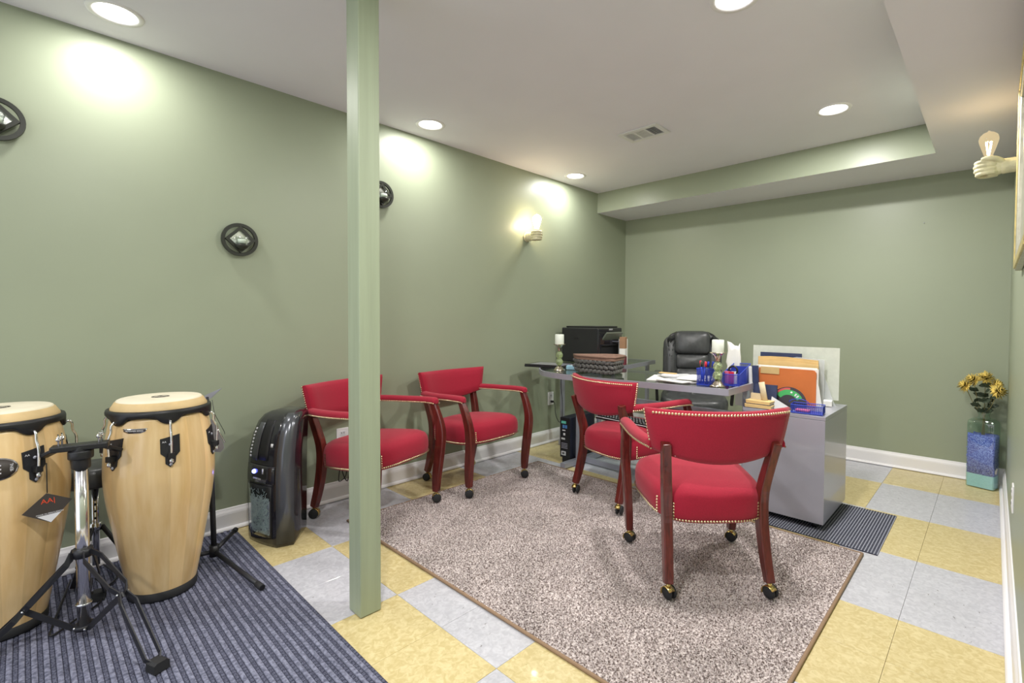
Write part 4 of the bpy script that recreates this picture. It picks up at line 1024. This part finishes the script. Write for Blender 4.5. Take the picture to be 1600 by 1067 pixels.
sheet('dark_binder', M['navy'], -1.165, -1.125, .885, zt, .845, .018, .0, 'tall dark navy binder at the left of the orange folder', 'binder', tilt=-.06)
sheet('white_divider', M['paper'], -1.178, -1.160, .878, zt, .840, .02, .0, 'white page block left of the dark binder', 'paper', tilt=-.06)
sheet('plastic_folder', M['sleeve'], -1.225, -1.13, .91, zt, .80, .004, .0, 'crumpled clear plastic folder fanning left over the desk corner', 'folder', tilt=-.32)
sheet('plastic_folder', M['sleeve'], -1.215, -1.14, .90, zt, .82, .004, .0, 'second clear plastic folder between desk corner and white pages', 'folder', tilt=-.22)
tag(MB().box((-.778, 1.02, zt+.018), (.045, .05, .034), rz=.2).build('folded_paper', M['paper'], None, .003), 'small folded white paper lying at the right of the folder row', 'paper')
sheet('plastic_sleeve', M['sleeve'], -.83, -.735, 1.045, zt, .85, .003, .03, 'clear plastic sleeve slanting down right over the foam board', 'sleeve', poly=[(0, 0), (.95, 0), (.8, .12), (.45, .55), (.1, .95), (0, 1)])
sheet('loose_page', M['paper'], -.822, -.785, .925, zt, .80, .003, .01, 'white page edge slanting out right of the orange folder', 'paper', poly=[(0, 0), (1, 0), (.45, .7), (0, 1)])
# notebook with a wallet of paper in front of it
sheet('notebook', M['navy'], -1.105, -.982, .74, zt, .752, .014, .10, 'dark blue notebook leaning on the orange folder behind old books', 'notebook')
sheet('paper_slip', M['tan'], -1.115, -1.045, .712, zt+.035, .700, .004, .05, 'cream paper slip in front of the dark blue notebook', 'paper')
o = tag(MB().tube([(-1.03, .70, zt+.035), (-1.055, .71, .768)], [.017, .017], 10, flat=(1, .5)).build('rolled_paper', M['tan']), 'worn rolled paper standing against the dark blue notebook', 'paper')
for i, (y, z, w_, r) in enumerate(((.692, .0, .145, .05), (.700, .022, .135, -.04))):
    bk_ = empty('old_book', (-1.055, y, zt+z), r, ['lower worn yellow-edged book on the cabinet corner', 'upper worn yellow-edged book under the rolled paper'][i], 'book', 'worn books on the cabinet')
    MB().box((0, 0, .010), (w_, .085, .014)).build('pages', M['tan'], bk_); MB().box((0, 0, .0015), (w_+.006, .09, .003)).build('cover', M['navy'], bk_); MB().box((0, 0, .0190), (w_+.006, .09, .003)).build('cover', M['manila'], bk_, .001)
    MB().box((0, -.043, .010), (w_, .004, .017)).build('spine', M['manila'], bk_, .001)
# record
rc = empty('record', (-.93, .780, zt), radians(4), 'black vinyl record with green label leaning on the orange folder', 'record')
Mx = Matrix.Translation((0, 0, .0)) @ Matrix.Rotation(radians(-12), 4, 'X') @ Matrix.Translation((0, 0, .026)) @ Matrix.Rotation(pi/2, 4, 'X')
mb = MB(); half = [(.098*cos(t), .098*sin(t)) for t in [radians(-15+7*k) for k in range(31)]]; mb.prism(half, -.0015, .0015, Mx); mb.build('disc', M['vinyl'], rc)
def arc(r0, r1, a0, a1, z, m, n=12): 
    mb = MB(); A_ = [radians(a0+(a1-a0)*k/n) for k in range(n+1)]
    mb.loft([[(r*cos(t), r*sin(t), zz) for t in A_] for r, zz in ((r0, z-.001), (r0, z), (r1, z), (r1, z-.001))], False, False, False, Mx); return mb
arc(.052, .082, 28, 142, .0025, 0).build('green_label', M['recordlabel'], rc); arc(.082, .093, 85, 140, .0025, 0).build('red_band', M['recordred'], rc)
mb = MB(); mb.lathe([(.006, .0), (.006, .0035), (.0, .0035)], 12, Mx @ Matrix.Translation((.015, .066, 0))); mb.build('label_dot', M['paper'], rc)
for q in (40, 52): arc(.058, .074, q, q+7, .0028, 0).build('label_print', M['label'], rc)
sheet('paper_fan', M['greypaper'], -1.005, -.86, .702, zt, .70, .003, .5, 'grey-white sheet slanting below the record', 'paper', poly=[(0, 0), (1, 0), (.85, .12), (0, .95)])
# blue wire tray
bt = empty('wire_tray', (-.805, .705, zt), radians(6), 'small blue wire-mesh desk tray on the front corner of the cabinet', 'tray')
w_, d_ = .155, .095
wirecup('mesh', [(a, V(a.x, a.y, .045)) for a in rectring(w_, d_, .003, 16)], 0, 0, M['bluewire'], bt, rings=7)
MB().box((0, 0, .002), (w_, d_, .003)).build('floor_plate', M['bluewire'], bt)
for z in (.004, .046): MB().tube(rectring(w_, d_, z, 1), .0024, 6, closed=True, smooth=False).build('rim', M['blueplas'], bt)
MB().tube([V(-.05+.05*cos(pi-t*pi/8)*1.0, .03, .046+.022*sin(t*pi/8)) for t in range(9)], .002, 6).build('loop_handle', M['blueplas'], bt)
o = tag(MB().box((-.83, .705, zt+.012), (.07, .04, .012)).build('eraser', M['pinkplas'], None, .003), 'pink eraser lying in the small blue wire tray', 'eraser')

# ---------------------------------------------------------------- vase and flowers
vs_ = empty('glass_vase', (-.100, 2.205, 0), radians(-16), 'tall square glass vase of blue chips standing in the right back corner', 'vase')
w_, d_, h_ = .152, .100, .475
ring = lambda k, z, g=1: [(x*k, y*k*g, z) for x, y in rrect(w_, d_, .012, 3)]
n_ = len(ring(1, 0))
mb = MB(); rings = [ring(.95, 0), ring(1, .006), ring(1, .43), ring(.96, .452), ring(.72, .468, 1.05), ring(.42, .474, 1.2)]
circ = lambda r, z: [(r*cos(t), r*sin(t), z) for t in [pi/4*.0+2*pi*k/n_ for k in range(n_)]]
rings += [circ(.030, .480), circ(.029, .500), circ(.034, .505), circ(.034, .511), circ(.028, .511)]
mb.loft(rings, True, False); mb.add(ring(.95, 0), [tuple(range(n_))]); mb.build('glass', M['vaseglass'], vs_, .0)
MB().loft([ring(.93, .006), ring(.95, .05), ring(.95, .092), ring(.95, .094)], False).build('sand_layer', M['sandblue'], vs_)
mb = MB(); rnd = random.Random(5)
top = [(x*.95, y*.95, .355+rnd.uniform(-.012, .014)) for x, y in rrect(w_, d_, .012, 3)]
mb.loft([ring(.95, .0945), ring(.95, .20), top, [(x*.5, y*.5, .36) for x, y in rrect(w_, d_, .012, 3)]]); mb.build('chip_fill', M['crystal'], vs_)
mb = MB(); vv, ff = [], []
for k in range(1500):
    q = rnd.random()
    z = rnd.uniform(.096, .350)
    if q < .55: p = V(rnd.uniform(-.072, .072), -.0478, z)
    else: p = V(.0722 if q < .85 else -.0722, rnd.uniform(-.046, .046), z)
    a, b2, c2 = [V(rnd.uniform(-1, 1), rnd.uniform(-1, 1), rnd.uniform(-1, 1)).normalized()*.0045 for _ in range(3)]
    if abs(p.y+.0478) < 1e-4: 
        for t in (a, b2, c2): t.y *= .15
    else:
        for t in (a, b2, c2): t.x *= .15
    i0 = len(vv); vv += [p+a, p+b2, p+c2, p-(a+b2+c2)*.35]; ff += [(i0, i0+1, i0+2), (i0, i0+1, i0+3), (i0+1, i0+2, i0+3), (i0, i0+2, i0+3)]
mb.add(vv, ff); mb.build('glass_chips', M['crystal'], vs_, kind='stuff')
mb = MB(); mb.ball((.0765, -.02, .125), (.002, .014, .016), 8, 5); mb.ball((.0765, -.008, .14), (.002, .010, .010), 8, 5); mb.build('shell_ornament', M['stone'], vs_)
heads = [(-.085, -.02, .685, 'leftmost yellow chrysanthemum, lower bloom over the vase edge'), (-.045, -.02, .728, 'upper left yellow chrysanthemum in the square vase'), (.012, -.01, .745, 'topmost central yellow chrysanthemum in the square vase'), (.060, .01, .700, 'right yellow chrysanthemum near the right wall'), (.072, -.045, .665, 'lowest right yellow chrysanthemum drooping beside the right wall')]
for i, (hx, hy, hz, lb) in enumerate(heads):
    f_ = empty('chrysanthemum', (-.10, 2.205, .352), 0, lb, 'flower', 'yellow chrysanthemums in the vase')
    hx -= .01
    top = V(hx, hy, hz-.352)
    MB().tube(smoothpath([(0+.004*i-.01, .003*i-.006, .0), (.003*i-.006, .002*i-.004, .145), (hx*.5, hy*.5, .20), tuple(top-V(0, 0, .01))], 5), .0022, 6).build('stem', M['stem'], f_)
    mb = MB(); out = V(hx*1.2, hy-.02, .05).normalized(); q = out.to_track_quat('Z', 'Y').to_matrix().to_4x4(); Mx = Matrix.Translation(top) @ q
    for ly, (cnt, ln, el) in enumerate(((22, .056, -.15), (20, .053, .3), (18, .045, .7), (14, .034, 1.05))):
        for k in range(cnt):
            a = 2*pi*k/cnt+ly*.4+rnd.uniform(-.1, .1); l = ln*rnd.uniform(.85, 1.1); e = el+rnd.uniform(-.15, .15); r_ = V(cos(a), sin(a), 0); s_ = V(-sin(a), cos(a), 0); u_ = r_*cos(e)+V(0, 0, sin(e))
            wd = .0068; b0 = V(0, 0, .004*ly)
            mb.add([b0, b0+u_*l*.55+s_*wd, b0+u_*l+V(0, 0, .003), b0+u_*l*.55-s_*wd, b0+u_*l*.5+V(0, 0, -.003)], [(0, 1, 4), (1, 2, 4), (2, 3, 4), (3, 0, 4), (0, 3, 2, 1)], True, Mx)
    mb.build('bloom', M['yellowpetal'], f_)
    for k in range(6):
        t = .30+.18*k; p = top*t+V(0, 0, (1-t)*.10); p = V(hx*.5*(t), hy*.5*t, .165+.035*k); a = i*1.3+k*2.2; r_ = V(cos(a), sin(a), .25).normalized(); s_ = V(-sin(a)*.45, cos(a)*.45, .85); L = .065
        MB().add([p, p+r_*L*.35+s_*.020+V(0, 0, .004), p+r_*L*.6+s_*.014, p+r_*L*.75+s_*.017, p+r_*L, p+r_*L*.75-s_*.017, p+r_*L*.6-s_*.014, p+r_*L*.35-s_*.020+V(0, 0, .004), p+r_*L*.5-V(0, 0, .004)], [(0, 1, 8), (1, 2, 8), (2, 3, 8), (3, 4, 8), (4, 5, 8), (5, 6, 8), (6, 7, 8), (7, 0, 8)], True).build('leaf', M['leafgreen'], f_)

# ---------------------------------------------------------------- wall fittings
def plaque(y, z, label):
    p = empty('candle_sconce', (XL, y, z), 0, label, 'sconce', 'round iron candle sconces')
    Q = Matrix.Rotation(pi/2, 4, 'Y')
    mb = MB(); mb.loft([[(xx, r*cos(2*pi*k/40), r*sin(2*pi*k/40)) for k in range(40)] for xx, r in ((.030, .069), (.034, .070), (.034, .086), (.030, .087), (.020, .087), (.020, .069), (.030, .069))], False, False); mb.build('ring', M['plaqueiron'], p)
    mb = MB(); R = .071
    for k in range(4):
        a0, a1 = k*pi/2+pi/2, (k+1)*pi/2+pi/2; o0, o1 = V(0, R*cos(a0), R*sin(a0)), V(0, R*cos(a1), R*sin(a1))
        i0, i1 = o0*.72, o1*.72; X0, X1 = V(.022, 0, 0), V(.044, 0, 0)
        mb.loft([[o0+X0, i0+X0, i0+X1, o0+X1], [o1+X0, i1+X0, i1+X1, o1+X1]], False)
    mb.build('diamond_frame', M['plaqueiron'], p)
    mb = MB(); mb.loft([[(.024, .054*cos(a), .054*sin(a)) for a in (0, pi/2, pi, 3*pi/2)], [(.027, .054*cos(a), .054*sin(a)) for a in (0, pi/2, pi, 3*pi/2)]], False); mb.build('mirror', M['mirror'], p)
    mb = MB(); mb.lathe([(.0, .0), (.012, .001), (.025, .010), (.031, .020), (.031, .026), (.0, .024)], 20, Matrix.Translation((.062, 0, -.055))); mb.build('cup', M['plaqueiron'], p)
    MB().box((.033, 0, -.045), (.05, .014, .008)).build('bracket', M['plaqueiron'], p)
    MB().tube([(0, 0, .06), (.022, 0, .06)], .004, 8).build('hook', M['plaqueiron'], p)
    mb = MB(); mb.lathe([(.0, -.028), (.024, -.028), (.030, .012), (.0285, .012), (.0225, -.025), (.0, -.025)], 20, Matrix.Translation((.062, 0, 0)), cap=False); mb.build('votive_glass', M['votive'], p)
    mb = MB(); mb.lathe([(.0, -.0245), (.019, -.0245), (.020, -.002), (.0, -.002)], 16, Matrix.Translation((.062, 0, 0))); mb.build('votive_candle', M['candle'], p)
plaque(-2.315, 1.925, 'round dark iron candle sconce cut by the left photo edge')
plaque(-1.455, 1.545, 'round dark iron candle sconce alone on the wall above the shredder')
plaque(-.64, 1.938, 'round dark iron candle sconce peeping out right of the green post')
def hand_sconce(x, y, z, sgn, label, glow, power):
    h = empty('hand_sconce', (x, y, z), 0 if sgn > 0 else pi, label, 'sconce', 'hand-shaped wall sconces')
    mb = MB(); mb.tube([(-.0, 0, 0), (.012, 0, 0)], .042, 20); mb.build('wall_cuff', M['plaster'], h)
    mb = MB()
    rg = []
    for xx, wy, wz in ((.008, .034, .036), (.04, .033, .036), (.066, .034, .037), (.070, .031, .034), (.078, .033, .038), (.10, .033, .042), (.118, .028, .042), (.128, .015, .03)):
        rg.append([(xx, wy*cos(2*pi*k/16), wz*sin(2*pi*k/16)) for k in range(16)])
    mb.loft(rg)
    for i, zz in enumerate((.031, .0105, -.0105, -.030)):
        ln = (.98, 1.06, 1.0, .86)[i]
        mb.tube(smoothpath([(.085, -.020*1, zz), (.118, -.033, zz), (.118+.036*ln, -.024, zz*.98), (.122+.040*ln, .006, zz*.95), (.116+.028*ln, .030, zz*.93), (.104, .032, zz*.92), (.090, .022, zz*.9)], 3), [.011]*6+[.0108]*6+[.0098]*5+[.0088]*2, 10)
    mb.tube(smoothpath([(.07, .022, .022), (.092, .040, .034), (.118, .044, .040), (.142, .034, .040)], 3), [.014, .0135, .013, .0125, .012, .0118, .0115, .011, .0105, .009], 10)
    o = mb.build('hand', M['plaster'], h)
    r = o.modifiers.new('remesh', 'REMESH'); r.mode = 'VOXEL'; r.voxel_size = .0022; r.use_smooth_shade = True
    s_ = o.modifiers.new('smooth', 'SMOOTH'); s_.factor = .5; s_.iterations = 2
    bx_ = .118
    MB().lathe([(.0, .030), (.017, .030), (.017, .054), (.014, .058), (.0, .058)], 18, Matrix.Translation((bx_, .004, 0))).build('socket', M['brass'], h)
    MB().lathe([(.015, .056), (.018, .066), (.027, .094), (.036, .124), (.039, .140), (.035, .158), (.022, .172), (.008, .177), (.004, .183), (.001, .184)], 24, Matrix.Translation((bx_, .004, 0)), cap=False).build('bulb', M['bulbglow'] if glow else M['bulbglass'], h)
    f_ = MB()
    for k in range(6):
        a = k*pi/3; f_.tube([(bx_+.004*cos(a), .004+.004*sin(a), .066), (bx_+.012*cos(a), .004+.012*sin(a), .128), (bx_+.012*cos(a+.4), .004+.012*sin(a+.4), .128)], .0013, 5)
    f_.build('filament', M['filament'], h, kind='stuff')
    l = bpy.data.lights.new('bulb_lamp', 'POINT'); l.energy = power; l.color = (1, .78, .5); l.shadow_soft_size = .02
    lo2 = bpy.data.objects.new('bulb_lamp', l); lo2.location = (x+sgn*bx_, y, z+.11); COL.objects.link(lo2)
hand_sconce(XL, .735, 1.835, 1, 'cream hand-shaped sconce with glowing bulb on the left wall', True, 1.6)
hand_sconce(XR, 1.03, 1.89, -1, 'cream hand-shaped sconce with amber filament bulb by the gilt frame', False, .35)
# picture frame on the right wall
pf = empty('picture_frame', (XR, .10, 1.725), 0, 'gilt and silver wall frame seen edge-on at the right photo edge', 'frame')
fw, fh = 1.0, .76
for nm, yy, zz, sy, sz in (('frame_side', fw/2-.03, 0, .06, fh), ('frame_side', -fw/2+.03, 0, .06, fh), ('frame_rail', 0, fh/2-.03, fw-.12, .06), ('frame_rail', 0, -fh/2+.03, fw-.12, .06)):
    s_ = MB().box((-.011, yy, zz), (.022, sy, sz)).build(nm, M['silverleaf'], pf, .004)
    MB().box((-.0235, yy+(.0 if nm == 'frame_rail' else (.012 if yy > 0 else -.012)), zz+(0 if nm == 'frame_side' else (.012 if zz > 0 else -.012))), (.007, .03 if nm == 'frame_side' else sy, .03 if nm == 'frame_rail' else sz-.02)).build('gilt_bead', M['gilt'], s_, .003)
MB().box((-.008, 0, 0), (.004, fw-.12, fh-.12)).build('picture_panel', M['silverleaf'], pf)
def outlet(x, y, z, nx, label):
    o = empty('wall_outlet', (x, y, z), 0 if nx > 0 else pi, label, 'outlet')
    MB().box((.003, 0, 0), (.006, .075, .118)).build('cover_plate', M['white'], o, .002)
    for zz in (.026, -.026):
        s_ = MB().box((.0065, 0, zz), (.003, .034, .030)).build('socket', M['label'], o, .003)
        for yy in (-.007, .007): MB().box((.0082, yy, zz+.003), (.001, .003, .010)).build('slot', M['dark'], s_)
outlet(XL, 1.056, .400, 1, 'white wall outlet below the rounded desk end')
outlet(XL, -.895, .385, 1, 'white wall outlet behind the chair beside the shredder')
outlet(XR, .70, .36, -1, 'white wall outlet edge-on low on the right wall')
pcd = empty('power_cord', (XL, 1.056, .374), 0, 'black power cord plugged in the outlet below the desk', 'cord')
MB().box((.022, 0, 0), (.026, .022, .018)).build('plug', M['black'], pcd, .003)
MB().tube(smoothpath([(.034, 0, 0), (.07, -.02, -.01), (.10, -.04, -.10), (.16, -.06, -.16), (.22, -.09, -.10), (.23, -.10, .04), (.24, -.13, .18), (.27, -.16, .345)], 6), .003, 6).build('lead', M['black'], pcd)
hc = empty('phone_charger', (XL+.0, -.905, .36), 0, 'black charger with looped lead hanging from the outlet behind the left chair', 'cord')
MB().box((.020, 0, 0), (.022, .022, .018)).build('plug', M['black'], hc, .003)
MB().tube(smoothpath([(.030, 0, 0), (.05, .0, -.06), (.06, -.02, -.16), (.055, .015, -.24), (.05, .03, -.15), (.05, .0, -.08), (.055, -.03, -.15), (.05, -.035, -.23), (.05, .01, -.20), (.045, .01, -.10)], 5), .003, 6).build('lead', M['black'], hc)
# two nails left in the back wall
for x, z in ((-1.205, 2.055), (-.46, 1.86)):
    n_o = MB().tube([(x, yb(x)-.012, z), (x, yb(x)+.002, z+.001)], .003, 6).build('nail', M['silver'], None)
    tag(n_o, 'small nail high in the back wall, %s' % ('left of the two' if x < -1 else 'right of the two'), 'nail')
